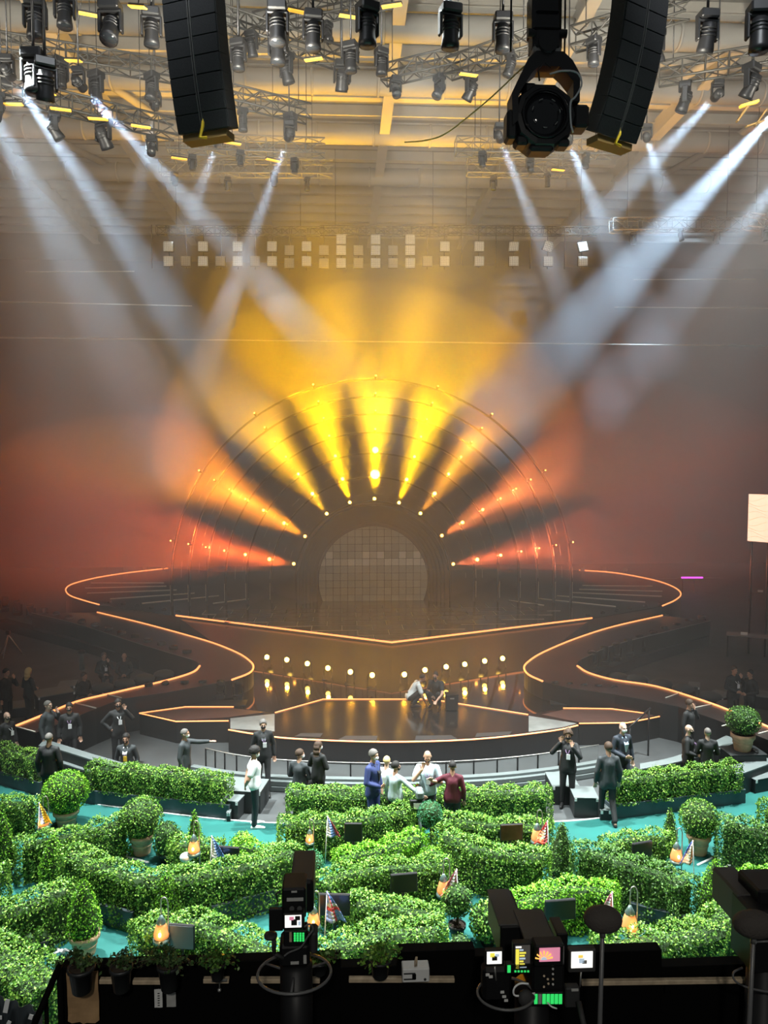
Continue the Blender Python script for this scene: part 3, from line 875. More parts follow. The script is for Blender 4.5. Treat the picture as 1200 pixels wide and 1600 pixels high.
sdm = strobe('strobe_dim', 'dim square strobe panel between the bright ones high behind the stage', 'dim strobe panels')
ub = ud = False
ybar = [at(600, y, sp_y).z for y in (375, 391, 411)]
for i, px in enumerate(range(263, 925, 27)):
    if 610 < px < 620 and False: continue
    bright = i % 2 == 0
    rows = [385, 408] if bright else [408]
    if 520 < px < 660 and bright: rows = [374, 391, 411]
    if 440 < px < 640 and not bright: rows = [391, 411]
    for ry in rows:
        c = at(px, ry, sp_y)
        if px > 700 and not bright: continue
        src = sb if bright else sdm
        if bright and not ub: sb.location = c; ub = True; o = sb
        elif not bright and not ud: sdm.location = c; ud = True; o = sdm
        else: o = dup(src, c)
        rn = {374: 'top', 385: 'upper', 391: 'middle' if bright and 520 < px < 660 else 'upper', 408: 'lower', 411: 'bottom'}[ry]
        o['label'] = ('bright' if bright else 'dim')+' square strobe panel in the '+rn+' row high behind the stage'; o['group'] = ('bright' if bright else 'dim')+' strobe panels, '+rn+' row'
        if bright and px > 780 and ry < 400: o.rotation_euler = (R(rnd.uniform(-25, 25)), R(rnd.uniform(-12, 12)), R(rnd.uniform(-20, 20)))
for xa, xb in ((245, 500), (500, 700), (700, 935)):
    pa, pb = at(xa, 360, sp_y+0.35), at(xb, 362, sp_y+0.35)
    truss(pa, pb, 'faint dark pipe truss holding the strobe panels', 'truss_dark', 0.35, 0.025, group='trusses of the strobe panels')
    fr = thing('panel_rack', 'dark upright pipes carrying the strobe panels', 'rack', pa, group='racks of the strobe panels')
    for k in range(int((xb-xa)/27)+1):
        x = at(263+27*round((xa+27*k-263)/27), 390, sp_y).x-pa.x
        MB().tube((x, -0.17, 0.2), (x, -0.17, -1.75), 0.025, n=5).build('upright_pipe', 'dark_metal', fr)
# balcony edges on the back wall
for k, (ya, yb, xa, xb, Y, r) in enumerate(((527, 541, -60, 1260, 50, 0.045), (470, 478, -60, 300, 52, 0.03), (425, 424, 40, 210, 52, 0.03), (437, 436, 990, 1180, 52, 0.03), (480, 482, 960, 1260, 52, 0.03))):
    p, q = at(xa, ya, Y), at(xb, yb, Y)
    MB().tube(p, q, r, n=6).build('trim_%d' % (k+1), 'strip_pale')['kind'] = 'structure'
# ================================================================ GARDEN SEATING
import numpy as np
nrng = np.random.default_rng(5)
def leaf_mat(name, c0, c1, c2):
    m = bpy.data.materials.new(name); m.use_nodes = True
    nt = m.node_tree; b = nt.nodes['Principled BSDF']
    g = nt.nodes.new('ShaderNodeNewGeometry'); r = nt.nodes.new('ShaderNodeValToRGB')
    e = r.color_ramp.elements
    e[0].position = 0.0; e[0].color = (*c0, 1); e[1].position = 1.0; e[1].color = (*c2, 1)
    k = e.new(0.55); k.color = (*c1, 1)
    nt.links.new(g.outputs['Random Per Island'], r.inputs['Fac'])
    nt.links.new(r.outputs['Color'], b.inputs['Base Color'])
    b.inputs['Roughness'].default_value = 0.42
    b.inputs['Specular IOR Level'].default_value = 0.25
    MATS[name] = m
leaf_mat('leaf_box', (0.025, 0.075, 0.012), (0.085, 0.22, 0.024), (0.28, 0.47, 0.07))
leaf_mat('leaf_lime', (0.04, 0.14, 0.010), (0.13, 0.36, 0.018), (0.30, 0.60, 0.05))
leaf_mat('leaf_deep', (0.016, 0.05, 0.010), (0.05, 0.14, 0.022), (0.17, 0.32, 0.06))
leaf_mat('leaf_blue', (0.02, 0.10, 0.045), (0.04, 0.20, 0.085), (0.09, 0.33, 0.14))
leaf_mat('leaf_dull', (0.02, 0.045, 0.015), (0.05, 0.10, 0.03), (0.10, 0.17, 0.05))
mat('hedge_core', (0.016, 0.045, 0.006), 0.9, var=0.4, vscale=12)
mat('twig', (0.06, 0.04, 0.02), 0.8)
mat('teal_carpet', (0.004, 0.105, 0.092), 0.85, var=0.18, vscale=1.3)
mat('planter_slate', (0.040, 0.060, 0.068), 0.5, var=0.12, vscale=3)
mat('block_black', (0.016, 0.019, 0.020), 0.55)
mat('riser_grey', (0.13, 0.155, 0.155), 0.6, var=0.08, vscale=4)
mat('edge_white', (0.8, 0.82, 0.82), 0.5)
mat('terracotta', (0.62, 0.38, 0.23), 0.75, var=0.2, vscale=9)
mat('pot_black', (0.02, 0.022, 0.022), 0.45)
mat('soil', (0.03, 0.02, 0.012), 0.95)
def leaves(P, Nn, size, mname, name, parent, spread=0.9):
    n = len(P)
    rt = nrng.normal(size=(n, 3))
    Nj = Nn+0.45*nrng.normal(size=(n, 3)); Nj /= np.linalg.norm(Nj, axis=1)[:, None]
    ax = rt-Nj*(rt*Nj).sum(1)[:, None]; ax /= np.linalg.norm(ax, axis=1)[:, None]
    wd = np.cross(Nj, ax); ax = ax*0.9+Nj*0.4; ax /= np.linalg.norm(ax, axis=1)[:, None]
    L_ = size*nrng.uniform(0.7, 1.35, n)[:, None]; W_ = L_*0.32
    up_ = Nj
    b = P-ax*L_*0.35
    v = np.stack([b, b+ax*L_*0.5+wd*W_+up_*W_*0.25, b+ax*L_, b+ax*L_*0.5-wd*W_+up_*W_*0.25], axis=1).reshape(-1, 3)
    me = bpy.data.meshes.new(name)
    me.vertices.add(4*n); me.vertices.foreach_set('co', v.astype(np.float32).ravel())
    me.loops.add(4*n); me.loops.foreach_set('vertex_index', np.arange(4*n, dtype=np.int32))
    me.polygons.add(n); me.polygons.foreach_set('loop_start', np.arange(0, 4*n, 4, dtype=np.int32))
    me.materials.append(MATS[mname])
    me.update(); me.validate()
    o = bpy.data.objects.new(name, me); col.objects.link(o); o.parent = parent
    o['kind'] = 'stuff'
    return o
def hedge(pix, label, h=0.95, w=0.48, z0=0.03, m='leaf_box', dens=1700, leaf=0.040, gpix=False, name='box_hedge', group='clipped box hedges', taper=0.0, bushy=0.05):
    """pix: pixel points of the ridge line (at height h), or of the ground centre line when gpix"""
    base = [G(a, b, 0 if gpix else h) for a, b in pix]
    org = Vector((base[0].x, base[0].y, 0))
    pts = smooth_poly([Vector((p.x, p.y, 0))-org for p in base], 6) if len(base) > 2 else [Vector((p.x, p.y, 0))-org for p in base]
    t = thing(name, label, 'hedge', org, group=group)
    # arc length table
    A = np.array([(p.x, p.y) for p in pts]); seg = np.linalg.norm(np.diff(A, axis=0), axis=1); cum = np.concatenate([[0], np.cumsum(seg)]); Lt = cum[-1]
    def at_s(s):
        i = np.clip(np.searchsorted(cum, s, side='right')-1, 0, len(seg)-1)
        f = (s-cum[i])/seg[i]
        p = A[i]+(A[i+1]-A[i])*f[:, None]
        d = (A[i+1]-A[i])/seg[i][:, None]
        return p, d
    ph = nrng.uniform(0, 6.28, 4)
    def lump(s, u):
        return 1.5*bushy*(np.abs(np.sin(PI*s/0.46+ph[0]))**0.5-0.75)+0.03*np.sin(s*7.1+u*5+ph[1])+0.025*np.sin(s*13+ph[2]-u*9)
    hh = h-z0
    # core
    ins = 0.10
    ns = max(2, int(Lt/0.25)); s = np.linspace(ins, Lt-ins, ns+1)
    p, d = at_s(s); nr = np.stack([-d[:, 1], d[:, 0]], 1)
    core = MB(); prof = [(-w/2+ins, z0), (-w/2+ins, h-0.20), (-w/2+min(0.2, w*0.35), h-ins-0.02), (w/2-min(0.2, w*0.35), h-ins-0.02), (w/2-ins, h-0.20), (w/2-ins, z0)]
    vs = []
    for i in range(len(s)):
        for (o_, z_) in prof: vs.append((p[i, 0]+nr[i, 0]*o_, p[i, 1]+nr[i, 1]*o_, z_))
    k = len(prof)
    fs = [(i*k+j, i*k+(j+1) % k, (i+1)*k+(j+1) % k, (i+1)*k+j) for i in range(len(s)-1) for j in range(k)]
    fs += [tuple(reversed(range(k))), tuple((len(s)-1)*k+j for j in range(k))]
    fs = [tuple(reversed(q)) for q in fs]
    core.add(vs, fs).build('branches', 'hedge_core', t)
    # shell samples
    per = 2*hh+w
    n = int(dens*(Lt*per)); s = nrng.uniform(0, Lt, n); u = nrng.uniform(0, per, n)
    p, d = at_s(s); nr = np.stack([-d[:, 1], d[:, 0]], 1)
    off = np.where(u < hh, -w/2, np.where(u < hh+w, u-hh-w/2, w/2)); z = np.where(u < hh, z0+u, np.where(u < hh+w, h, z0+(per-u)))
    ln = np.where(u < hh, -1.0, np.where(u < hh+w, 0.0, 1.0)); uz = np.where((u >= hh) & (u < hh+w), 1.0, 0.0)
    # rounded shoulders
    sh = np.clip((np.abs(off)-(w/2-0.14))/0.14, 0, 1)*np.clip((z-(h-0.14))/0.14, 0, 1)
    lo = lump(s, u)
    off2 = off*(1-0.10*sh)+ln*lo; z2 = z-0.07*sh+uz*lo
    P = np.stack([p[:, 0]+nr[:, 0]*off2, p[:, 1]+nr[:, 1]*off2, z2], 1)
    Nn = np.stack([nr[:, 0]*ln, nr[:, 1]*ln, uz+0.15], 1); Nn /= np.linalg.norm(Nn, axis=1)[:, None]
    # end caps
    ne = int(dens*w*hh)
    Pe = []; Ne = []
    for s_, sg in ((0.0, -1), (Lt, 1)):
        pp_, dd = at_s(np.full(ne, s_)); nn = np.stack([-dd[:, 1], dd[:, 0]], 1)
        o_ = nrng.uniform(-w/2, w/2, ne); zz = nrng.uniform(z0, h, ne)
        bul = sg*0.05*(1-(2*o_/w)**2)
        Pe.append(np.stack([pp_[:, 0]+nn[:, 0]*o_+dd[:, 0]*bul, pp_[:, 1]+nn[:, 1]*o_+dd[:, 1]*bul, zz], 1)); Ne.append(np.stack([dd[:, 0]*sg, dd[:, 1]*sg, np.full(ne, .15)], 1))
    P = np.concatenate([P]+Pe); Nn = np.concatenate([Nn]+Ne)
    P += nrng.normal(scale=0.016, size=P.shape)
    P[:, 2] = np.maximum(P[:, 2], z0+0.02)
    leaves(P, Nn, leaf, m, 'foliage', t)
    return t
# ---- carpet
carp_back = [(-60, 1208), (100, 1250), (250, 1272), (360, 1284), (440, 1289), (640, 1293), (860, 1287), (960, 1278), (1075, 1259), (1140, 1242), (1270, 1204)]
cb = [G(a, b, 0).to_2d() for a, b in carp_back]
cb = smooth_poly(cb, 4)
carp = thing('floor_carpet', 'bright teal carpet under the clipped hedges', 'carpet'); carp['kind'] = 'structure'
MB().prism([xy(p) for p in cb]+[(11, 8.6), (-12.5, 8.6)], 0.0, 0.03).build('carpet_field', 'teal_carpet', carp)
MB().path([(p.x, p.y, 0.035) for p in cb], 0.022, 4).build('white_edge', 'edge_white', carp)
for a, b in (((195, 1338), (232, 1348)), ((200, 1336), (188, 1342)), ((88, 1483), (100, 1490)), ((75, 1495), (98, 1484)), ((100, 1484), (165, 1505)), ((1090, 1352), (1115, 1340)), ((1132, 1355), (1165, 1343)), ((1115, 1340), (1145, 1349))):
    MB().path([G(*a, 0.035), G(*b, 0.035)], 0.025, 4).build('white_edge', 'edge_white', carp)
# ---- planter hedges along the back edge
def planter_hedge(a, b, label, plab, h=0.92, ph_=0.32, w=0.45):
    A_, B_ = G(*a, 0.0), G(*b, 0.0); d = (B_-A_).normalized(); nrm = Vector((-d.y, d.x, 0))
    if nrm.y < 0: nrm = -nrm
    L_ = (B_-A_).length
    t = thing('planter_box', plab, 'planter', A_, math.atan2(d.y, d.x), group='long dark planter boxes')
    pm2 = MB()
    pm2.bbox((L_/2, 0.02, ph_/2+0.03), (L_, 0.04, ph_), 0.008).build('front_board', 'planter_slate', t)
    MB().bbox((L_/2, w-0.02, ph_/2+0.03), (L_, 0.04, ph_), 0.008).build('rear_board', 'planter_slate', t)
    for x in (0.02, L_-0.02): MB().bbox((x, w/2, ph_/2+0.03), (0.04, w-0.08, ph_), 0.008).build('end_board', 'planter_slate', t)
    MB().box((L_/2, w/2, ph_*0.75), (L_-0.08, w-0.08, 0.04)).build('soil', 'soil', t)
    c0 = A_+nrm*(w/2)+d*0.1; c1 = B_+nrm*(w/2)-d*0.1
    hh = None
    return c0, c1
def hedge_w(p0, p1, label, **kw):
    """hedge between two ground points"""
    def inv(p):
        v = Vector((p.x, p.y, 0))-EYE; wz = v.dot(FWD)
        return (600+FPX*v.dot(RGT)/wz, 800-FPX*v.dot(UPV)/wz)
    return hedge([inv(p0), inv(p1)], label, gpix=True, **kw)
for a, b, lab, pl_ in (((-70, 1208), (62, 1246), 'short box hedge in dark planter behind the shaven-headed man in black', 'dark planter box at the edge of the teal carpet, end towards the black suited man'),
                       ((128, 1257), (358, 1283), 'box hedge in a long dark planter below the man pointing with his arm', 'long dark planter box under the hedge below the pointing man'),
                       ((955, 1283), (1165, 1257), 'box hedge in a long dark planter below the two men in black jackets', 'long dark planter box with hedge below the two men in black jackets')):
    c0, c1 = planter_hedge(a, b, lab, pl_)
    hedge_w(c0, c1, lab, h=0.92, w=0.46, z0=0.30)
hedge([(452, 1230), (560, 1231), (700, 1231), (858, 1230)], 'long low box hedge right behind the group with the man in maroon', h=0.80, w=0.5, m='leaf_box')
# ---- parterre hedges (ridge pixels)
HED = [
    ([(438, 1277), (500, 1274), (560, 1270), (605, 1262), (642, 1257)], 'box hedge in front of the blue suited man, beside the three coloured flag', {'h': 0.85}),
    ([(694, 1268), (740, 1276), (800, 1280), (858, 1279)], 'box hedge before the man in maroon, above the dark screen lit brown', {'h': 0.85}),
    ([(656, 1294), (628, 1306), (598, 1316), (560, 1325), (527, 1332)], 'curving box hedge meeting the ball tree on a bare stem', {'h': 0.85, 'm': 'leaf_lime'}),
    ([(690, 1288), (715, 1302), (750, 1316), (800, 1325), (855, 1326)], 'curving box hedge between the ball tree on a stem and the tall dark cone', {'h': 0.92}),
    ([(464, 1316), (432, 1328), (400, 1338), (333, 1351), (283, 1359), (233, 1361), (187, 1351), (140, 1335), (110, 1318)], 'long S-curved box hedge behind the lone potted cone shrub', {'h': 0.95, 'w': 0.52}),
    ([(28, 1308), (75, 1302), (125, 1291), (165, 1281), (197, 1269)], 'box hedge leading up to the potted round box ball behind the S-curve', {'h': 0.85}),
    ([(-25, 1416), (0, 1410), (43, 1400), (83, 1384), (112, 1372)], 'box hedge beside the cone shrub in the terracotta pot', {'h': 0.92, 'w': 0.52}),
    ([(-30, 1466), (20, 1492), (58, 1512), (84, 1532)], 'broad box hedge against the black taped drape', {'h': 0.95, 'w': 0.75, 'm': 'leaf_box'}),
    ([(213, 1447), (250, 1433), (300, 1428), (345, 1443), (395, 1463), (440, 1482)], 'box hedge curling round the lantern and the grey slanting screen', {'h': 0.82, 'w': 0.55}),
    ([(497, 1372), (530, 1356), (567, 1349), (610, 1345), (655, 1342), (702, 1341)], 'box hedge curving behind the dome shrub', {'h': 0.9}),
    ([(548, 1397), (587, 1400), (633, 1411), (687, 1417)], 'box hedge between two dark screens', {'h': 0.8}),
    ([(498, 1480), (535, 1463), (573, 1450), (633, 1442), (693, 1440)], 'box hedge behind the white box on the wooden rail', {'h': 0.85, 'w': 0.55}),
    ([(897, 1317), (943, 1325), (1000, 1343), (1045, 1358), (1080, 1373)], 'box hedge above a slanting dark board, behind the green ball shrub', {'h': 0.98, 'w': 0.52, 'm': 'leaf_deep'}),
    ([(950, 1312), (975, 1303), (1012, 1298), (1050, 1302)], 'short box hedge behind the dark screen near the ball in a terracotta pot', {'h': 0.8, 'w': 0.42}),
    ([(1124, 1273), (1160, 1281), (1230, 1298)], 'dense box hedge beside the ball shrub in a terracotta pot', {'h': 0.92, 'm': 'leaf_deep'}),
    ([(1125, 1366), (1160, 1363), (1215, 1356)], 'bright box hedge behind the dark tent-like camera cover', {'h': 0.8, 'm': 'leaf_lime'}),
    ([(1150, 1398), (1128, 1425), (1085, 1446), (1035, 1452), (985, 1461), (935, 1466)], 'broad sunlit box hedge behind the wooden rail and the covered microphones', {'h': 0.8, 'w': 0.6}),
    ([(800, 1407), (830, 1392), (870, 1379), (915, 1377), (962, 1381)], 'box hedge round the dark screen above the covered camera', {'h': 0.8, 'm': 'leaf_lime'}),
    ([(1190, 1250), (1240, 1262)], 'short box hedge by the dark block at the carpet edge', {'h': 0.95}),
    ([(-15, 1355), (10, 1350)], 'pale box shrub hedge end beside the narrow cone', {'h': 0.8}),
    ([(-20, 1244), (55, 1247)], 'clipped box hedge right beside the largest round shrub', {'h': 0.8, 'm': 'leaf_box'}),
    ([(268, 1309), (345, 1313)], 'low box hedge behind the white and blue flag', {'h': 0.7, 'w': 0.4}),
    ([(370, 1308), (425, 1325)], 'low box hedge beside the slanting dark screen', {'h': 0.65, 'w': 0.4, 'm': 'leaf_lime'}),
]
for pix, lab, kw in HED: hedge(pix, lab, **kw)
# slanting dark boards below the hedges
for a, b, lab in (((158, 1442), (208, 1456), 'short slate board below the hedge behind the terracotta cone'), ((330, 1448), (432, 1418), 'long slate board slanting below the S-curved hedge'), ((985, 1440), (1068, 1462), 'slate board slanting under the hedge beside the tall lantern')):
    A_, B_ = G(*a, 0.03), G(*b, 0.03); d = B_-A_
    t = thing('planter_board', lab, 'board', A_, math.atan2(d.y, d.x))
    MB().bbox((d.length/2, 0, 0.16), (d.length, 0.05, 0.32), 0.008).build('board', 'planter_slate', t)
    MB().bbox((d.length/2, 0, 0.33), (d.length+0.02, 0.07, 0.02), 0.005).build('cap_rail', 'planter_slate', t)

# ---- topiary
def shell_rev(prof, n, jit=0.012):
    """random points on a surface of revolution; prof: [(r,z)...] bottom to top"""
    pr_ = np.array(prof, float); dl = np.linalg.norm(np.diff(pr_, axis=0), axis=1); rm = (pr_[1:, 0]+pr_[:-1, 0])/2+1e-3
    wgt = dl*rm; wgt /= wgt.sum()
    i = nrng.choice(len(dl), n, p=wgt); f = nrng.uniform(0, 1, n); th = nrng.uniform(0, 2*PI, n)
    r = pr_[i, 0]+(pr_[i+1, 0]-pr_[i, 0])*f; z = pr_[i, 1]+(pr_[i+1, 1]-pr_[i, 1])*f
    dr = (pr_[i+1, 0]-pr_[i, 0])/dl[i]; dz = (pr_[i+1, 1]-pr_[i, 1])/dl[i]
    P = np.stack([r*np.cos(th), r*np.sin(th), z], 1)+nrng.normal(scale=jit, size=(n, 3))
    N_ = np.stack([dz*np.cos(th), dz*np.sin(th), -dr], 1)
    return P, N_
def area_rev(prof):
    return sum(PI*(a[0]+b[0])*math.hypot(b[0]-a[0], b[1]-a[1]) for a, b in zip(prof, prof[1:]))
def ball_prof(r, z, flat=1.0, n=12): return [(r*math.cos(-PI/2+PI*k/n)+1e-4, z+flat*r*math.sin(-PI/2+PI*k/n)) for k in range(n+1)]
def pot(t, r, h, m='terracotta'):
    p_ = MB().lathe([(r*0.68, 0), (r*0.72, h*0.06), (r*0.88, h*0.66), (r*0.93, h*0.67), (r*0.93, h*0.72), (r*0.97, h*0.76), (r*1.06, h*0.78), (r*1.06, h), (r*0.95, h), (r*0.93, h*0.9)], 20)
    o = p_.build('pot', m, t)
    MB().lathe([(0.0, h*0.9), (r*0.92, h*0.9), (r*0.92, h*0.92), (0.0, h*0.93)], 16, caps=False).build('soil', 'soil', t)
    if m == 'terracotta':
        MB().lathe([(r*0.83, h*0.45), (r*0.855, h*0.46), (r*0.855, h*0.50), (r*0.84, h*0.51)], 20, caps=False).build('relief_band', m, o)
    return o
def topiary(px, py, kind, size, label, m='leaf_box', potr=None, poth=0.36, stem=0.0, z=0.03, leaf=0.04, dens=900, name='topiary_shrub', pm='terracotta', group=None):
    """px,py: pixel of the point where it stands; size: (radius, height)"""
    p = G(px, py, z); p.z = z
    t = thing(name, label, 'shrub', p, group=group)
    r, h = size
    z0 = 0.0
    if potr: pot(t, potr, poth, pm); z0 = poth*0.9
    if kind == 'ball':
        prof = ball_prof(r, z0+stem+r*0.92, h)
    elif kind == 'cone':
        prof = [(r*0.55, z0), (r*0.95, z0+h*0.05), (r, z0+h*0.16), (r*0.86, z0+h*0.4), (r*0.58, z0+h*0.68), (r*0.3, z0+h*0.88), (r*0.1, z0+h*0.98), (0.004, z0+h)]
    elif kind == 'dome':
        prof = [(r*math.cos(PI/2*k/8)+1e-4, z0+h*math.sin(PI/2*k/8)) for k in range(9)]; prof = [(r*0.92, z0), ]+prof
    if stem or kind == 'ball':
        MB().path([(0, 0, z0*0.9), (0.012, 0.0, z0+stem*0.5+0.1), (0, 0, z0+stem+0.2)], 0.02, 6).build('stem', 'twig', t)
    core = MB().lathe([(a*0.86+1e-4, (b-prof[0][1])*0.93+prof[0][1]+0.02) for a, b in prof], 14); core.build('branches', 'hedge_core', t)
    P, N_ = shell_rev(prof, int(area_rev(prof)*dens))
    leaves(P, N_, leaf, m, 'foliage', t, 0.8)
    return t
TP = 'ball and cone shrubs'
topiary(222, 1333, 'ball', (0.40, 0.98), 'round box ball in a terracotta pot behind the S-curved hedge', potr=0.23, poth=0.40, m='leaf_box', dens=1500, leaf=0.036)
topiary(1091, 1333, 'ball', (0.37, 1.0), 'round box ball in a terracotta pot at the carpet edge beside the dense hedge', potr=0.22, poth=0.40, dens=1500, leaf=0.036)
block_w = thing('pot_stand', 'black block carrying the lone potted shrub', 'block', (G(1160, 1172, 0.72).x, G(1160, 1172, 0.72).y, 0))
MB().bbox((0, 0, 0.35), (0.9, 0.6, 0.70), 0.01).build('body', 'block_black', block_w); MB().bbox((0, 0, 0.71), (0.92, 0.62, 0.02), 0.006).build('top_board', 'block_black', block_w)
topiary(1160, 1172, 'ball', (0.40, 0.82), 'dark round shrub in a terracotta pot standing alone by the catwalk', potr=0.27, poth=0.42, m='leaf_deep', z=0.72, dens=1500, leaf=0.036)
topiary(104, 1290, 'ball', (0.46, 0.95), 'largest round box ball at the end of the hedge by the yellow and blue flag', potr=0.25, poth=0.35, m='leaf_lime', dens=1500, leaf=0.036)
topiary(672, 1345, 'ball', (0.235, 1.0), 'blue-green ball tree on a thin bare stem', m='leaf_blue', stem=0.50, potr=0.16, poth=0.25, pm='pot_black', dens=2200, leaf=0.026, name='ball_tree')
topiary(485, 1390, 'ball', (0.25, 1.0), 'blue-green ball shrub beside the camera with a green keypad', m='leaf_blue', potr=0.15, poth=0.2, pm='pot_black', stem=0.05, dens=2200, leaf=0.026)
topiary(922, 1394, 'ball', (0.25, 1.0), 'blue-green ball shrub in front of the dark hedge with slanting board', m='leaf_blue', potr=0.15, poth=0.2, pm='pot_black', stem=0.05, dens=2200, leaf=0.026)
topiary(675, 1385, 'dome', (0.40, 0.72), 'lime green dome shrub under the ball tree', m='leaf_lime', dens=1500, leaf=0.032)
topiary(718, 1496, 'dome', (0.21, 0.36), 'dark green dome shrub with pale grass blades by the black counter', m='leaf_deep', dens=1600, leaf=0.03)
topiary(133, 1490, 'cone', (0.25, 0.92), 'bright cone shrub in a terracotta pot standing alone on the carpet', m='leaf_lime', potr=0.22, poth=0.34, dens=2000, leaf=0.032)
topiary(85, 1390, 'cone', (0.24, 0.85), 'narrow bright cone shrub in front of the hedge by the blue and yellow flag', m='leaf_lime', potr=0.18, poth=0.2, pm='terracotta', dens=2000, leaf=0.032)
topiary(8, 1372, 'cone', (0.20, 1.05), 'slim cone shrub beside the pale hedge end', m='leaf_lime', potr=0.16, poth=0.22, pm='pot_black', dens=2000, leaf=0.03)
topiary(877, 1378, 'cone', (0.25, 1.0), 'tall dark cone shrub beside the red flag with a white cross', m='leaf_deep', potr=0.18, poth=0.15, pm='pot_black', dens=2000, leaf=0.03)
topiary(1116, 1440, 'cone', (0.30, 0.95), 'lime cone shrub beside the dark tent-like cover', m='leaf_lime', potr=0.2, poth=0.15, pm='terracotta', dens=1800, leaf=0.032)
topiary(305, 1345, 'cone', (0.16, 0.85), 'small cone shrub behind the lantern and the white and blue flag', m='leaf_lime', potr=0.12, poth=0.18, pm='pot_black', dens=2000, leaf=0.03)
topiary(262, 1452, 'cone', (0.28, 0.98), 'lime cone shrub set into the S-curved hedge', m='leaf_lime', dens=2000, leaf=0.032)
topiary(1046, 1338, 'cone', (0.15, 0.85), 'small cone shrub behind the lantern near the red white and blue flag', m='leaf_box', potr=0.12, poth=0.15, pm='pot_black', dens=2000, leaf=0.03)
topiary(714, 1462, 'ball', (0.24, 1.05), 'round dark bush on a short stem behind the black counter', m='leaf_deep', stem=0.2, potr=0.14, poth=0.2, pm='pot_black', dens=1300, leaf=0.045)
topiary(762, 1476, 'ball', (0.28, 1.1), 'loose round bush between the dark bush and the camera cover', m='leaf_box', potr=0.14, poth=0.15, pm='pot_black', dens=1200, leaf=0.05)
topiary(262, 1345, 'ball', (0.27, 1.25), 'dull green bush in a black pot beside the round box ball', m='leaf_deep', potr=0.2, poth=0.2, pm='pot_black', dens=1100, leaf=0.045)
topiary(380, 1345, 'ball', (0.2, 1.1), 'bright small bush behind the slanting dark screen', m='leaf_lime', potr=0.14, poth=0.18, pm='pot_black', dens=1200, leaf=0.04)
for px, py, lab in ((62, 1490, 'black plastic pot with trimmed greens in front of the hedge by the cone shrub'), (45, 1500, 'half hidden black plastic pot in front of the hedge near the taped drape')):
    topiary(px, py, 'dome', (0.16, 0.16), lab, m='leaf_box', potr=0.15, poth=0.26, pm='pot_black', dens=900, leaf=0.045)

# ---- black blocks and curved risers at the back
def block(a, b, depth, h, label, name='step_block'):
    A_, B_ = G(*a, 0), G(*b, 0); d = B_-A_
    t = thing(name, label, 'block', A_, math.atan2(d.y, d.x), group='black step blocks')
    L_ = d.length
    MB().bbox((L_/2, depth/2, h/2-0.01), (L_, depth, h-0.02), 0.01).build('body', 'block_black', t)
    MB().bbox((L_/2, depth/2, h-0.01), (L_+0.01, depth+0.01, 0.022), 0.006).build('top_board', 'riser_grey', t)
    for x in (0.03, L_-0.03): MB().box((x, -0.006, h-0.05), (0.05, 0.012, 0.07)).build('white_corner_tag', 'edge_white', t)
    return t
block((336, 1268), (407, 1272), 0.7, 0.50, 'tall black block behind the man in the white shirt', )
block((345, 1279), (372, 1282), 0.5, 0.42, 'middle black block at the end of the planter by the man in the white shirt')
block((354, 1286), (360, 1286), 0.3, 0.24, 'small black block tucked against the long planter by the white shirted man')
block((863, 1258), (905, 1258), 0.8, 0.44, 'wide black block by the man in black with raised hands')
block((897, 1278), (935, 1279), 0.6, 0.46, 'tall black block beside the man walking away in a dark suit')
block((938, 1284), (955, 1284), 0.4, 0.26, 'low black block at the planter end by the walking man')
block((1180, 1242), (1215, 1235), 0.5, 0.36, 'black block at the edge of the teal carpet by the short hedge end')
def riser(inner, outer, z, label):
    t = thing('curved_riser', label, 'riser')
    a = smooth_poly([G(*q, z).to_2d() for q in inner], 4); b = smooth_poly([G(*q, z).to_2d() for q in outer], 4)
    pl2 = [xy(p) for p in a]+[xy(p) for p in reversed(b)]
    MB().prism(pl2, 0.0, z-0.03).build('riser_body', 'block_black', t)
    MB().prism(pl2, z-0.03, z).build('riser_top', 'riser_grey', t)
    return t
riser([(60, 1165), (95, 1172), (140, 1186), (190, 1200)], [(70, 1155), (100, 1164), (145, 1178), (200, 1194)], 0.85, 'curved grey riser behind the black suited man seen from the back')
riser([(60, 1185), (95, 1192), (130, 1203), (170, 1214)], [(66, 1178), (98, 1185), (134, 1196), (178, 1208)], 0.60, 'lower curved grey riser right behind the black suited man')
riser([(1000, 1202), (1060, 1190), (1120, 1172), (1162, 1155)], [(1000, 1193), (1050, 1183), (1105, 1163), (1140, 1146)], 0.70, 'curved grey riser below the lone potted shrub')
riser([(1140, 1215), (1170, 1205), (1220, 1186), (1260, 1165)], [(1140, 1196), (1165, 1190), (1205, 1172), (1250, 1150)], 0.55, 'curved grey riser beside the hedge planter and the carpet edge')
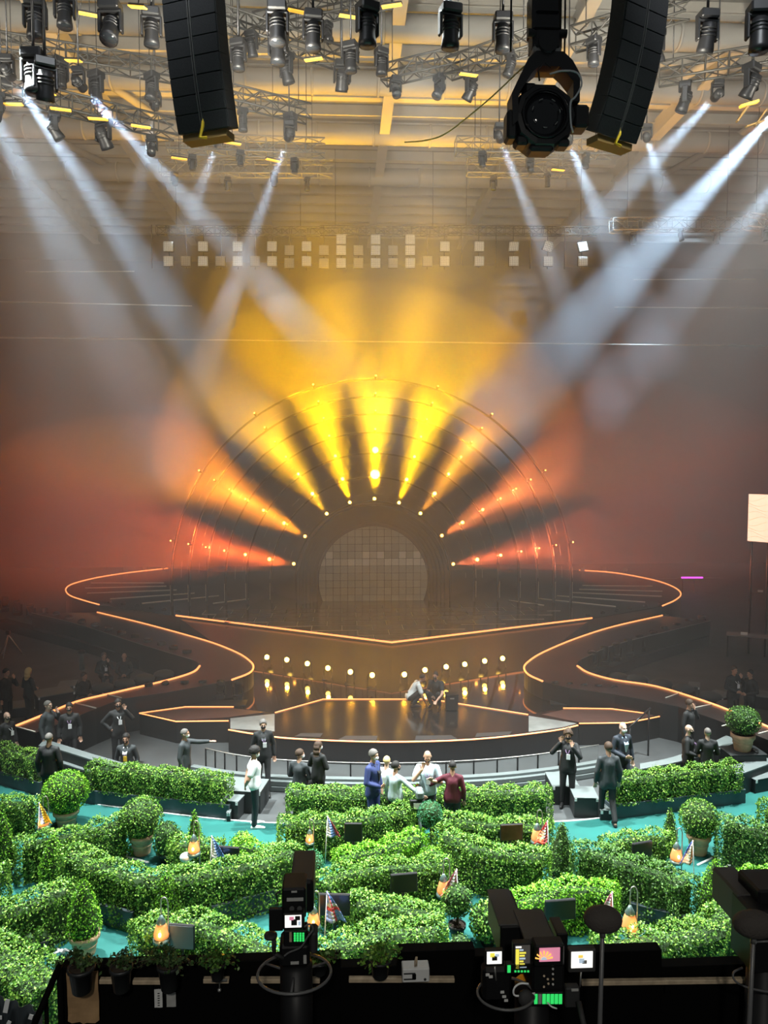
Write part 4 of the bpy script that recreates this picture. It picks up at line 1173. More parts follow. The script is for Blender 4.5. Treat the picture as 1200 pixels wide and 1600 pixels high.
# pale curved track and glass barrier in front of the stage
for k, (yo, z, r_) in enumerate(((0, 0.30, 0.16), (7, 0.24, 0.16), (15, 0.12, 0.20))):
    pts = [(300, 1196), (360, 1206), (450, 1213), (600, 1216), (740, 1212), (840, 1203), (930, 1190), (985, 1178)]
    q = smooth_poly([G(a, b+yo, z).to_2d() for a, b in pts], 4)
    tr_ = thing('track_ring', ['upper pale curved step at the foot of the stage', 'middle pale curved step at the foot of the stage', 'lowest pale curved step at the foot of the stage'][k], 'step', group='curved steps before the stage')
    vs = []; 
    for i, p in enumerate(q):
        d = (q[min(i+1, len(q)-1)]-q[max(i-1, 0)]).normalized(); nn = Vector((-d.y, d.x))
        vs += [(p.x-nn.x*r_/2, p.y-nn.y*r_/2, z-0.1), (p.x+nn.x*r_/2, p.y+nn.y*r_/2, z-0.1), (p.x+nn.x*r_/2, p.y+nn.y*r_/2, z), (p.x-nn.x*r_/2, p.y-nn.y*r_/2, z)]
    fs = [(i*4+j, (i+1)*4+j, (i+1)*4+(j+1) % 4, i*4+(j+1) % 4) for i in range(len(q)-1) for j in range(4)]+[(3, 2, 1, 0), tuple(len(vs)-4+j for j in range(4))]
    MB().add(vs, fs).build('tread', 'riser_grey', tr_)
    for i in range(0, len(q), 5): MB().box((q[i].x, q[i].y, (z-0.1)/2), (0.08, 0.08, z-0.1)).build('support', 'block_black', tr_)
gm = mat('glass', (0.3, 0.33, 0.33), 0.05, alpha=0.14, spec=0.6)
gb = thing('glass_barrier', 'low curved glass barrier with thin metal posts before the stage', 'barrier')
pts = [(322, 1206), (370, 1217), (450, 1226), (600, 1231), (740, 1226), (840, 1216), (935, 1200)]
q = smooth_poly([G(a, b, 0).to_2d() for a, b in pts], 3)
hgt = 0.52
for i in range(len(q)-1):
    a, b = q[i], q[i+1]; d = b-a; L_ = d.length
    if L_ < 0.05: continue
    c = (a+b)/2
    MB().box((c.x, c.y, 0.05+hgt/2), (L_-0.03, 0.015, hgt), (0, 0, math.atan2(d.y, d.x))).build('pane', 'glass', gb)
    MB().box((a.x, a.y, (hgt+0.08)/2), (0.035, 0.035, hgt+0.08)).build('post', 'dark_metal', gb)
MB().path([(p.x, p.y, hgt+0.08) for p in q], 0.016, 5).build('top_rail', 'steel', gb)

for (sx_, sy_, sz_), lb in (((468, 1170, 1.30), 'black block the dark haired man sits on'), ((604, 1181, 1.24), 'black block the fair person in white sits on'), ((197, 1145, 1.30), 'black block the bearded man with the yellow badge sits on')):
    q_ = G(sx_, sy_, sz_)
    t = thing('seat_block', lb, 'seat', (q_.x, q_.y, 0))
    MB().bbox((0, 0, 0.185), (0.46, 0.34, 0.37), 0.01).build('body', 'block_black', t); MB().bbox((0, 0, 0.38), (0.48, 0.36, 0.025), 0.008).build('top_board', 'riser_grey', t)
# ---- lanterns, flags, screens
mat('lantern_glass', (0.55, 0.25, 0.10), 0.2, emit=(1.0, 0.33, 0.08), estr=0.7)
mat('flame', (1, .9, .7), 0.3, emit=(1.0, 0.55, 0.18), estr=6)
mat('lantern_metal', (0.16, 0.24, 0.22), 0.4, 0.6)
mat('pale_stone', (0.75, 0.76, 0.72), 0.6)
def lantern(px, py, z, s, label, light=True):
    p = G(px, py, z); base = Vector((p.x, p.y, 0.03))
    t = thing('garden_lantern', label, 'lantern', base, group='glowing garden lanterns')
    H = z-0.03
    MB().lathe([(0.05*s, -0.11*s), (0.095*s, -0.10*s), (0.10*s, -0.06*s), (0.07*s, 0.05*s), (0.055*s, 0.08*s)], 12, (0, 0, H)).build('glass_chimney', 'lantern_glass', t)
    MB().ball((0, -0.075*s, H-0.03*s), (0.024*s, 0.03*s, 0.036*s), 8, 6).build('flame', 'flame', t)
    MB().lathe([(0.11*s, -0.16*s), (0.11*s, -0.12*s), (0.06*s, -0.10*s)], 12, (0, 0, H)).build('burner_base', 'lantern_metal', t)
    MB().lathe([(0.058*s, 0.08*s), (0.062*s, 0.10*s), (0.035*s, 0.15*s), (0.015*s, 0.19*s)], 12, (0, 0, H)).build('cap', 'lantern_metal', t)
    hk = [(0.09*s, 0.0, 0.0), (0.09*s, 0.0, H+0.2*s), (0.085*s, 0, H+0.36*s), (0.05*s, 0, H+0.42*s), (0.01*s, 0, H+0.40*s), (0.0, 0, H+0.32*s), (0, 0, H+0.19*s)]
    MB().path(smooth_poly(hk, 3), 0.010, 6).build('hook_pole', 'steel', t)
    if light:
        add_light('lantern_light', 'POINT', (base.x, base.y-0.2, z), (base.x, base.y, 0), 3, (1.0, 0.5, 0.18), 0.05)
for px, py, z, s, lab in ((303, 1321, 0.75, 1.1, 'glowing lantern on a hook beside the white and blue flag'), (68, 1280, 0.7, 1.1, 'glowing lantern beside the blue and yellow flag'), (484, 1308, 0.7, 0.8, 'small lantern partly behind leaves beside the white blue and red flag'),
                          (839, 1303, 0.75, 1.1, 'glowing lantern beside the red flag with a white cross'), (693, 1384, 0.75, 1.1, 'glowing lantern beside the red and white striped flag'), (490, 1434, 0.75, 1.0, 'glowing lantern beside the blue flag with a red and white cross'),
                          (252, 1452, 0.85, 1.15, 'glowing lantern in front of the grey slanting screen'), (1057, 1333, 0.72, 1.1, 'glowing lantern beside the orange white and blue flag'), (984, 1438, 0.8, 1.25, 'tall lantern on a bent hook beside the pink flag')):
    lantern(px, py, z, s, lab)
FC = {'red': (0.80, 0.12, 0.14), 'pink': (0.85, 0.30, 0.40), 'white': (0.8, 0.8, 0.82), 'blue': (0.10, 0.16, 0.65), 'sky': (0.25, 0.38, 0.85), 'yellow': (0.85, 0.62, 0.06), 'orange': (0.75, 0.25, 0.10)}
for k, v in FC.items(): mat('flag_'+k, v, 0.8)
def flag(px, py, z, hpx, kind, lean, label):
    """drooping hand flag; px,py: middle of the cloth; hpx: height of the cloth in pixels"""
    p = G(px, py, z); s = hpx/ppm(p)
    base = Vector((p.x, p.y, 0.03))
    t = thing('hand_flag', label, 'flag', base, group='small flags on sticks')
    H = z-0.03
    MB().tube((0.0, 0, 0), (lean*0.06, 0, H+s*0.55), 0.008, n=6).build('stick', 'pale_stone', t)
    cols, cross = kind
    nU, nV = 9, 8
    def P(u, v):       # u across the width (0..1, drooping), v along the stick (0 top)
        w = (0.10+0.95*v**0.9)*s*0.60*lean
        fold = 0.035*math.sin(u*9+v*2)*(0.3+v)
        return Vector((lean*0.05+u*w, -0.012+fold, H+s*0.55-v*s*(1.0-0.10*u)-u*s*0.06))
    mnames = ['flag_'+c for c in cols]
    if cross: mnames += ['flag_'+c for c in cross]
    m = MB(); vs = []; fs = []; mi = []
    for j in range(nV+1):
        for i in range(nU+1): vs.append(P(i/nU, j/nV))
    for j in range(nV):
        for i in range(nU):
            u = (i+0.5)/nU
            k = min(len(cols)-1, int(u*len(cols)))
            if cross:
                k = 0
                if i in (3, 4) or j in (3, 4): k = len(cols)
                if len(cross) > 1 and (i == 4 or j == 4): k = len(cols)+1
                if kind[1] == ['white'] and (j < 2 or j > 5 or i < 2 or i > 6): k = 0
            m.add([vs[j*(nU+1)+i], vs[j*(nU+1)+i+1], vs[(j+1)*(nU+1)+i+1], vs[(j+1)*(nU+1)+i]], [(0, 1, 2, 3)], k, True)
    o = m.build('cloth', mnames, t)
    sd_ = o.modifiers.new('s', 'SOLIDIFY'); sd_.thickness = 0.004
flag(57, 1272, 0.85, 34, (['sky', 'yellow'], None), 1, 'small blue and yellow flag on a stick by the largest ball shrub')
flag(326, 1325, 0.80, 36, (['white', 'sky'], None), 1, 'small white flag with blue on a stick by the slanting screen')
flag(507, 1293, 0.85, 34, (['white', 'sky', 'red'], None), 1, 'small white blue and red flag before the back hedge')
flag(860, 1302, 0.85, 38, (['red'], ['white']), -1, 'small red flag with a white cross near the dark cone shrub')
flag(719, 1381, 0.85, 44, (['pink', 'white', 'pink'], None), -1, 'small flag with red white and red stripes near the dome shrub')
flag(505, 1419, 0.90, 50, (['sky'], ['white', 'red']), 1, 'small blue flag with a red and white cross by the dark screen')
flag(962, 1413, 0.95, 38, (['pink'], ['white']), -1, 'small pink and white flag standing behind a covered microphone')
flag(1087, 1333, 0.80, 38, (['orange', 'white', 'blue'], None), -1, 'small orange white and blue flag by the potted ball shrub')
mat('screen_off', (0.018, 0.020, 0.022), 0.25)
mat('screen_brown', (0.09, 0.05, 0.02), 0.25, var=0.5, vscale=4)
mat('screen_grey', (0.10, 0.12, 0.13), 0.5)
def screen(px, py, z, wpx, hpx, rz, label, m='screen_off', tilt=0.0):
    p = G(px, py, z); k = 1/ppm(p); W, H = wpx*k, hpx*k*1.1
    t = thing('display_screen', label, 'screen', (p.x, p.y, 0.03), R(rz), group='dark display screens')
    zz = z-0.03
    MB().bbox((0, 0, zz), (W, 0.05, H), 0.012, (R(tilt), 0, 0)).build('casing', 'black', t)
    MB().box((0, -0.027, zz), (W-0.03, 0.006, H-0.03), (R(tilt), 0, 0)).build('panel', m, t)
    MB().tube((0, 0.04, 0.02), (0, 0.04, zz), 0.025, n=8).build('post', 'black', t)
    MB().bbox((0, 0.02, 0.012), (W*0.5, 0.25, 0.024), 0.008).build('foot', 'black', t)
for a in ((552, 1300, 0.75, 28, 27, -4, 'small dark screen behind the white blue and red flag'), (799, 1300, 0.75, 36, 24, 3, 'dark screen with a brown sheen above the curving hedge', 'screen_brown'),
          (631, 1379, 0.75, 43, 28, 6, 'dark screen in front of the hedge beside the dome shrub'), (522, 1413, 0.78, 50, 32, -5, 'dark screen right behind the blue flag with a cross'),
          (875, 1421, 0.75, 50, 30, 4, 'dark screen above the covered camera'), (283, 1463, 0.72, 44, 36, -9, 'grey screen slanting beside the lantern', 'screen_grey'),
          (1003, 1328, 0.75, 36, 24, 14, 'dark screen behind the dark hedge near the small cone'), (355, 1335, 0.62, 40, 24, -12, 'dark slanting screen behind the S-curved hedge', 'screen_off')):
    screen(*a)
# small stones, chairs with white backs
for px, py, z, lab in ((291, 1342, 0.5, 'white rounded stool cushion by the slanting screen'), (808, 1377, 0.3, 'pale chair back in the gap beside the teal carpet patch')):
    p = G(px, py, z)
    t = thing('stool', lab, 'stool', (p.x, p.y, 0.03))
    MB().ball((0, 0, z), (0.12, 0.10, 0.09), 12, 8).build('cushion', 'pale_stone', t)
    for k in range(4): MB().tube((0.07*math.cos(k*PI/2), 0.07*math.sin(k*PI/2), 0), (0.05*math.cos(k*PI/2), 0.05*math.sin(k*PI/2), z-0.05), 0.012, n=6).build('leg', 'black', t)
# ================================================================ PEOPLE
_dg = None
def remeshed(mb, voxel, ratio, name, mats, smooth=3):
    """closed pieces fused into one continuous skin"""
    me = mb.mesh(name+'_src', 'black')
    o = bpy.data.objects.new('tmp', me); col.objects.link(o)
    r = o.modifiers.new('r', 'REMESH'); r.mode = 'VOXEL'; r.voxel_size = voxel; r.use_smooth_shade = True
    if smooth:
        s = o.modifiers.new('s', 'SMOOTH'); s.iterations = smooth; s.factor = 0.5
    if ratio < 1:
        d = o.modifiers.new('d', 'DECIMATE'); d.ratio = ratio
    dg = bpy.context.evaluated_depsgraph_get()
    out = bpy.data.meshes.new_from_object(o.evaluated_get(dg), depsgraph=dg)
    out.name = name
    out.materials.clear()
    for m in (mats if isinstance(mats, (list, tuple)) else [mats]): out.materials.append(MATS[m])
    bpy.data.objects.remove(o); bpy.data.meshes.remove(me)
    out.polygons.foreach_set('use_smooth', [True]*len(out.polygons))
    out.polygons.foreach_set('material_index', [0]*len(out.polygons))
    out.update()
    return out
def put(me, name, parent):
    o = bpy.data.objects.new(name, me); col.objects.link(o); o.parent = parent; return o
def limb(mb, pts, rs, n=10):
    for i in range(len(pts)-1):
        mb.tube(pts[i], pts[i+1], rs[i], rs[i+1], n)
    for p, r in zip(pts, rs): mb.ball(p, r, n, 8)
    return mb
V = Vector
for nm, c in (('skin_a', (0.50, 0.29, 0.20)), ('skin_b', (0.36, 0.20, 0.13)), ('skin_c', (0.58, 0.38, 0.29))): mat(nm, c, 0.5)
for nm, c in (('suit_black', (0.012, 0.013, 0.014)), ('suit_grey', (0.035, 0.042, 0.046)), ('suit_navy', (0.020, 0.028, 0.042)), ('suit_blue', (0.025, 0.040, 0.14)), ('maroon', (0.10, 0.012, 0.025)),
              ('tee_white', (0.72, 0.76, 0.76)), ('tee_pale', (0.50, 0.66, 0.72)), ('tee_grey', (0.36, 0.44, 0.45)), ('shirt_blue', (0.35, 0.48, 0.62)), ('denim_dark', (0.02, 0.026, 0.03)),
              ('hair_black', (0.012, 0.010, 0.009)), ('hair_brown', (0.05, 0.028, 0.016)), ('hair_blond', (0.62, 0.46, 0.20)), ('hair_grey', (0.13, 0.12, 0.11)), ('shoe_black', (0.01, 0.01, 0.01)),
              ('shoe_white', (0.75, 0.76, 0.77)), ('mask_white', (0.78, 0.80, 0.82)), ('mask_black', (0.01, 0.01, 0.011)), ('badge_white', (0.8, 0.8, 0.82)), ('badge_yellow', (0.85, 0.55, 0.03)), ('lanyard', (0.25, 0.16, 0.30)), ('eye', (0.01, 0.008, 0.006)), ('lip', (0.45, 0.16, 0.14))):
    mat(nm, c, 0.75 if not nm.startswith('shoe') else 0.4)
ARM = {   # elbow, wrist, palm direction; for the side sx (+1 or -1), facing -Y
    'down': lambda s: (V((s*0.245, 0.03, 1.13)), V((s*0.255, -0.04, 0.885)), V((0, -0.15, -1))),
    'back': lambda s: (V((s*0.25, 0.13, 1.14)), V((s*0.06, 0.19, 0.95)), V((-s*0.7, 0.1, -0.6))),
    'clasp': lambda s: (V((s*0.255, 0.0, 1.13)), V((s*0.06, -0.21, 1.03)), V((-s*0.6, -0.35, 0.05))),
    'hips': lambda s: (V((s*0.36, 0.08, 1.18)), V((s*0.19, -0.05, 1.0)), V((-s*0.7, -0.2, -0.4))),
    'face': lambda s: (V((s*0.27, -0.14, 1.20)), V((s*0.10, -0.21, 1.44)), V((-s*0.25, 0.25, 0.9))),
    'ear': lambda s: (V((s*0.34, -0.07, 1.22)), V((s*0.16, -0.07, 1.47)), V((-s*0.3, 0.1, 0.9))),
    'point': lambda s: (V((s*0.24, -0.27, 1.36)), V((s*0.20, -0.54, 1.40)), V((0, -1, 0.08))),
    'fwd': lambda s: (V((s*0.25, -0.10, 1.13)), V((s*0.13, -0.33, 1.17)), V((-s*0.2, -0.9, 0.15))),
    'phone': lambda s: (V((s*0.27, -0.06, 1.14)), V((s*0.09, -0.25, 1.24)), V((-s*0.35, -0.5, 0.6))),
    'reach': lambda s: (V((s*0.27, -0.25, 1.20)), V((s*0.16, -0.50, 1.06)), V((-s*0.1, -0.9, -0.3))),
    'side': lambda s: (V((s*0.42, -0.04, 1.23)), V((s*0.62, -0.10, 1.10)), V((s*0.9, -0.2, -0.25))),
}
def hand(mb, w, d, s, curl=0.5):
    d = d.normalized()
    a = d.cross(V((0, 1, 0.2))); a = a.normalized() if a.length > 1e-3 else V((1, 0, 0)); nrm = d.cross(a).normalized()
    pc = w+d*0.055
    for o in (-0.026, -0.009, 0.009, 0.026): limb(mb, [w+a*o*0.5+d*0.01, w+a*o+d*0.09], [0.015, 0.0125], 8)
    for k, (o, l) in enumerate(((-0.035, 0.062), (-0.0115, 0.078), (0.0115, 0.074), (0.035, 0.056))):
        b0 = w+a*o+d*0.09; b1 = b0+d*l*0.5+a*o*0.05; b2 = b1+(d*(1-curl)+nrm*curl).normalized()*l*0.5
        limb(mb, [b0, b1, b2], [0.0098, 0.009, 0.0075], 7)
    t0 = w+a*0.03*s+d*0.03; t1 = t0+(a*s*0.7+d*0.7)*0.045; t2 = t1+(d*0.9+nrm*0.3)*0.03
    limb(mb, [w+d*0.02, t0, t1, t2], [0.015, 0.0135, 0.0105, 0.0085], 7)
PERSON_N = [0]
def person(px, py, label, H=1.76, face=0.0, arms=('down', 'down'), top='suit_black', topkind='jacket', legs='suit_black', shoes='shoe_black', skin='skin_a', hair='hair_black', hairstyle='short',
           mask=None, zf=0.0, pose='stand', lean=0.0, head=(0, 0), badge=None, shirt=None, fine=True, female=False, pos=None, hold=None, group=None, beard=False):
    """px,py: pixel of the top of the head; face: degrees, 0 looks at the audience"""
    k = H/1.76
    drop = {'stand': 0, 'step': 0, 'sit': 0.46, 'kneel': 0.42, 'crouch': 0.66}[pose]
    p = G(px, py, zf+H-drop*k-abs(math.sin(R(lean)))*0.12) if pos is None else V(pos)
    t = thing('person', label, 'person', (p.x, p.y, zf), R(face), group)
    # ---- joints
    wS = 0.172 if not female else 0.152
    J = {'pel': V((0, 0, 0.95)), 'waist': V((0, 0.0, 1.10)), 'chest': V((0, 0.0, 1.30)), 'neck': V((0, 0.015, 1.47)), 'head': V((0, -0.015, 1.635))}
    Lm = Matrix.Rotation(R(lean), 3, 'X')      # positive leans forward (towards -Y)
    def up(v): return Lm @ (v-V((0, 0, 0.95)))+V((0, 0, 0.95-drop))
    sh = {s: V((s*wS, 0.012, 1.395)) for s in (-1, 1)}
    ar = {}
    for s, nm in ((1, arms[0]), (-1, arms[1])):
        e, w, d = ARM[nm](s); ar[s] = (up(sh[s]), up(e), up(w), (Lm @ d))
    lg = {}
    for s in (-1, 1):
        hip, kn, an, toe = V((s*0.088, 0, 0.93)), V((s*0.10, -0.02, 0.50)), V((s*0.105, 0.02, 0.095)), V((s*0.125, -0.15, 0.035))
        if pose == 'step': kn, an, toe = V((s*0.09, -0.10 if s > 0 else 0.02, 0.52)), V((s*0.09, -0.17 if s > 0 else 0.24, 0.10 if s > 0 else 0.13)), V((s*0.1, -0.34 if s > 0 else 0.09, 0.035 if s > 0 else 0.04))
        if pose == 'sit': hip, kn, an, toe = V((s*0.09, 0, 0.49)), V((s*0.13, -0.44, 0.50)), V((s*0.13, -0.40, 0.095)), V((s*0.14, -0.57, 0.035))
        if pose == 'crouch': hip, kn, an, toe = V((s*0.10, 0.0, 0.29)), V((s*0.17, -0.36, 0.50)), V((s*0.13, -0.10, 0.10)), V((s*0.15, -0.27, 0.035))
        if pose == 'kneel':
            hip = V((s*0.09, 0.0, 0.51))
            if s > 0: kn, an, toe = V((s*0.14, -0.40, 0.44)), V((s*0.14, -0.34, 0.095)), V((s*0.15, -0.50, 0.035))
            else: kn, an, toe = V((s*0.12, -0.16, 0.075)), V((s*0.11, 0.28, 0.09)), V((s*0.11, 0.33, 0.03))
        lg[s] = (hip, kn, an, toe)
    pel = V((0, 0, 0.95-drop)); waist, chest, neck, hd = up(J['waist']), up(J['chest']), up(J['neck']), up(J['head'])
    hR = Matrix.Rotation(R(head[0]), 3, 'Z') @ Matrix.Rotation(R(head[1]), 3, 'X')
    def hp(v): return hd + hR @ (v*1.0)
    # ---- body: one continuous skin
    b = MB()
    if top.startswith('tee') or topkind == 'tee': fat = 1.0
    limb(b, [pel, waist, chest, chest.lerp(neck, .6)], [0.125, 0.115, 0.135, 0.085], 12)
    limb(b, [chest.lerp(neck, .5), neck, hd-hR @ V((0, 0, 0.06))], [0.07, 0.056, 0.052], 10)
    for s in (-1, 1):
        S_, E_, W_, D_ = ar[s]
        limb(b, [chest.lerp(S_, .5), S_, E_, W_], [0.07, 0.055, 0.042, 0.029], 10)
        hand(b, W_, D_, -s, 0.55 if (arms[0] if s > 0 else arms[1]) != 'point' else 0.25)
        h_, k_, a_, t_ = lg[s]
        limb(b, [pel.lerp(h_, .6), h_, k_, a_], [0.09, 0.085, 0.056, 0.038], 10)
        limb(b, [a_-V((0, -0.02, 0.04)), t_], [0.036, 0.026], 8)
    # head with brow, jaw, nose, ears
    def E(c, r): 
        mm = MB().ball((0, 0, 0), r, 14, 10)
        b.add([hp(V(c)+V(q)) for q in mm.v], mm.f, 0, True)
    E((0, 0.008, 0.022), (0.073, 0.092, 0.092)); E((0, -0.022, -0.045), (0.055, 0.066, 0.068)); E((0, -0.085, -0.075), (0.022, 0.018, 0.018))
    E((0, -0.092, -0.012), (0.011, 0.016, 0.026)); E((0, -0.100, -0.028), (0.015, 0.014, 0.011)); E((0, -0.076, 0.020), (0.055, 0.018, 0.012))
    for s in (-1, 1): E((s*0.076, 0.012, -0.012), (0.010, 0.020, 0.031)); E((s*0.04, -0.062, -0.025), (0.02, 0.02, 0.018))
    me = remeshed(b, 0.0095 if fine else 0.014, 0.22 if fine else 0.3, 'body', skin, 2)
    body = put(me, 'body', t)
    fb = MB()
    for s in (-1, 1):
        mm = MB().ball((0, 0, 0), (0.011, 0.007, 0.007), 8, 6); fb.add([hp(V((s*0.030, -0.083, 0.002))+V(q)) for q in mm.v], mm.f, 0, True)
    fb.build('eyes', 'eye', t)
    if mask is None:
        mm = MB().ball((0, 0, 0), (0.020, 0.008, 0.006), 10, 6)
        MB().add([hp(V((0, -0.090, -0.052))+V(q)) for q in mm.v], mm.f, 0, True).build('mouth', 'lip', t)
    else:
        mm = MB().ball((0, 0, 0), (0.058, 0.060, 0.050), 14, 10)
        m2 = MB().add([hp(V((0, -0.050, -0.048))+V(q)) for q in mm.v], mm.f, 0, True)
        for s in (-1, 1): m2.path([hp(V((s*0.05, -0.06, -0.03))), hp(V((s*0.075, -0.01, -0.01))), hp(V((s*0.082, 0.02, 0.012)))], 0.004, 4)
        m2.build('face_mask', mask, t)
    # ---- hair
    if hairstyle != 'bald':
        hm_ = MB()
        rr = {'short': 0.012, 'curly': 0.026, 'long': 0.016, 'crop': 0.005}[hairstyle]
        nu, nv = 20, 12; vs = []
        for i in range(nv+1):
            th = i/nv
            for j in range(nu):
                ph = 2*PI*j/nu
                fr = max(0.0, -math.sin(ph))        # front
                lim = ((0.62-0.26*fr**1.5)*(0.9 if hairstyle == 'crop' else 1.0) if hairstyle != 'long' else 0.66-0.30*fr**1.2)*PI
                a = th*lim
                dr = V((math.sin(a)*math.cos(ph), math.sin(a)*math.sin(ph), math.cos(a)))
                q = V((dr.x*(0.075+rr), 0.010+dr.y*(0.094+rr), 0.022+dr.z*(0.094+rr)))
                if hairstyle == 'curly': q += dr*rnd.uniform(-0.008, 0.012)
                vs.append(hp(q))
        ni = len(vs)
        for i in range(nv+1):
            for j in range(nu):
                ph = 2*PI*j/nu
                vs.append(vs[i*nu+j].lerp(hp(V((0, 0.01, 0.02))), 0.14))
        fs = []
        for i in range(nv):
            for j in range(nu):
                j2 = (j+1) % nu
                fs.append((i*nu+j, (i+1)*nu+j, (i+1)*nu+j2, i*nu+j2)); fs.append((ni+i*nu+j, ni+i*nu+j2, ni+(i+1)*nu+j2, ni+(i+1)*nu+j))
        for j in range(nu):
            j2 = (j+1) % nu; fs.append((nv*nu+j, ni+nv*nu+j, ni+nv*nu+j2, nv*nu+j2))
        hm_.add(vs, fs, 0, True)
        if hairstyle == 'long':
            for j in range(9):
                ph = R(20+j*17.5); x, y = 0.078*math.cos(ph), 0.09*math.sin(ph)+0.01
                limb(hm_, [hp(V((x, y, 0.03))), hp(V((x*1.08, y*1.05, -0.08))), hp(V((x*1.05, y*1.0+0.01, -0.20))), hp(V((x*0.85, y*0.9+0.015, -0.30-0.03*(j % 3))))], [0.024, 0.028, 0.028, 0.012], 7)
        hm_.build('hair', hair, t)
    if beard:
        mm = MB().ball((0, 0, 0), (0.056, 0.055, 0.046), 12, 8)
        MB().add([hp(V((0, -0.038, -0.070))+V(q)) for q in mm.v], mm.f, 0, True).build('beard', hair, t)
    # ---- clothes
    c = MB(); jk = topkind == 'jacket'
    g = 0.020 if jk else 0.012
    fw = 0.94 if female else 1.0
    limb(c, [pel+V((0, 0, 0.02 if not jk else -0.02)), waist, chest], [0.142*fw+g*.4, 0.128*fw+g*.5, 0.146*fw+g*.4], 12)
    limb(c, [chest, chest.lerp(neck, 0.55)], [0.145*fw+g*.4, 0.088+g*.3], 12)
    hemz = (0.80 if jk else 0.88)-drop
    for s in (-1, 1):
        S_, E_, W_, D_ = ar[s]
        limb(c, [chest.lerp(S_, .35), S_], [0.10+g*.3, 0.058+g*.4], 10)
        limb(c, [chest.lerp(neck, .92)+(S_-chest.lerp(neck, .92))*.22, S_], [0.055, 0.052+g*.3], 10)
        if jk or topkind == 'long': limb(c, [S_, E_, E_.lerp(W_, 0.93)], [0.058+g*.4, 0.048+g*.5, 0.036+g*.45], 10)
        else: limb(c, [S_, S_.lerp(E_, 0.62)], [0.066+g, 0.060+g], 10)
        # skirt of the jacket over the hips
        if pose in ('stand', 'step'):
            limb(c, [waist+V((s*0.055, 0, 0)), V((s*0.075, 0.005, hemz+0.06))], [0.105+g*.4, 0.108+g*.6], 12)
            limb(c, [V((s*0.075, 0.005, hemz+0.10)), V((s*0.078, 0.005, hemz+0.05))], [0.108+g*.6, 0.110+g*.6], 12)
        else:
            limb(c, [waist+V((s*0.05, 0, 0)), pel+V((s*0.06, 0.01, 0.02))], [0.105+g*.4, 0.112+g*.6], 12)
    ct = put(remeshed(c, 0.016, 0.4 if fine else 0.25, 'top', top, 4), 'jacket' if jk else ('sweater' if topkind == 'long' else 't_shirt'), t)
    tr = MB()
    limb(tr, [pel+V((0, 0, 0.06)), pel], [0.125, 0.132], 12)
    for s in (-1, 1):
        h_, k_, a_, t_ = lg[s]
        limb(tr, [pel.lerp(h_, .55), h_, k_, k_.lerp(a_, 0.96)], [0.115, 0.098, 0.070, 0.058], 10)
    put(remeshed(tr, 0.016, 0.4 if fine else 0.25, 'trousers', legs, 3), 'trousers', t)
    for s in (-1, 1):
        h_, k_, a_, t_ = lg[s]
        sh_ = MB(); d = (t_-a_); d.z = 0; d.normalize()
        zz = min(t_.z, a_.z)-0.035
        heel = V((a_.x, a_.y, t_.z))-d*0.035
        limb(sh_, [heel+V((0, 0, 0.012)), V((a_.x, a_.y, t_.z+0.022))+d*0.05, t_+d*0.035+V((0, 0, 0.002))], [0.042, 0.048, 0.032], 10)
        sh_.tube(V((a_.x, a_.y, t_.z)), a_+V((0, 0, 0.01)), 0.046, 0.044, 10)
        sh_.v = [(q[0], q[1], max(q[2], 0.002)) for q in sh_.v]
        put(remeshed(sh_, 0.012, 0.5, 'shoe', shoes, 2), 'shoe', t)
    if shirt:      # shirt front and tie line in the opening of the jacket
        m3_ = MB(); f0, f1 = chest.lerp(neck, .82)+Lm @ V((0, -0.088, 0)), waist+Lm @ V((0, -0.150, 0.02)); mid = chest+Lm @ V((0, -0.172, 0))
        m3_.add([f0+V((-0.055, 0.01, 0)), f0+V((0.055, 0.01, 0)), mid+V((0.05, 0, 0)), f1+V((0.012, 0, 0)), f1+V((-0.012, 0, 0)), mid+V((-0.05, 0, 0)),
                 f0+V((-0.055, 0.04, 0)), f0+V((0.055, 0.04, 0)), mid+V((0.05, 0.03, 0)), f1+V((0.012, 0.03, 0)), f1+V((-0.012, 0.03, 0)), mid+V((-0.05, 0.03, 0))],
                [(0, 5, 2, 1), (5, 4, 3, 2), (0, 1, 7, 6), (1, 2, 8, 7), (2, 3, 9, 8), (3, 4, 10, 9), (4, 5, 11, 10), (5, 0, 6, 11)])
        m3_.build('shirt_front', shirt, t)
    if badge:
        ly = MB(); n0 = chest.lerp(neck, .8); bc = chest+Lm @ V((0.02, -0.195, -0.10))
        for s in (-1, 1): ly.path([n0+Lm @ V((s*0.065, 0.02, 0.02)), n0+Lm @ V((s*0.06, -0.085, -0.06)), chest+Lm @ V((s*0.03, -0.178, -0.0)), bc+V((0, 0.005, 0.05))], 0.0065, 5)
        ly.build('lanyard', 'lanyard' if badge != 'badge_plain' else 'mask_white', t)
        MB().bbox(bc, (0.085, 0.008, 0.12), 0.003, Lm).build('badge', 'badge_white' if badge == 'badge_plain' else badge, t)
    if k != 1: t.scale = (k, k, k)
    t.rotation_euler = (0, 0, R(face))
    return t
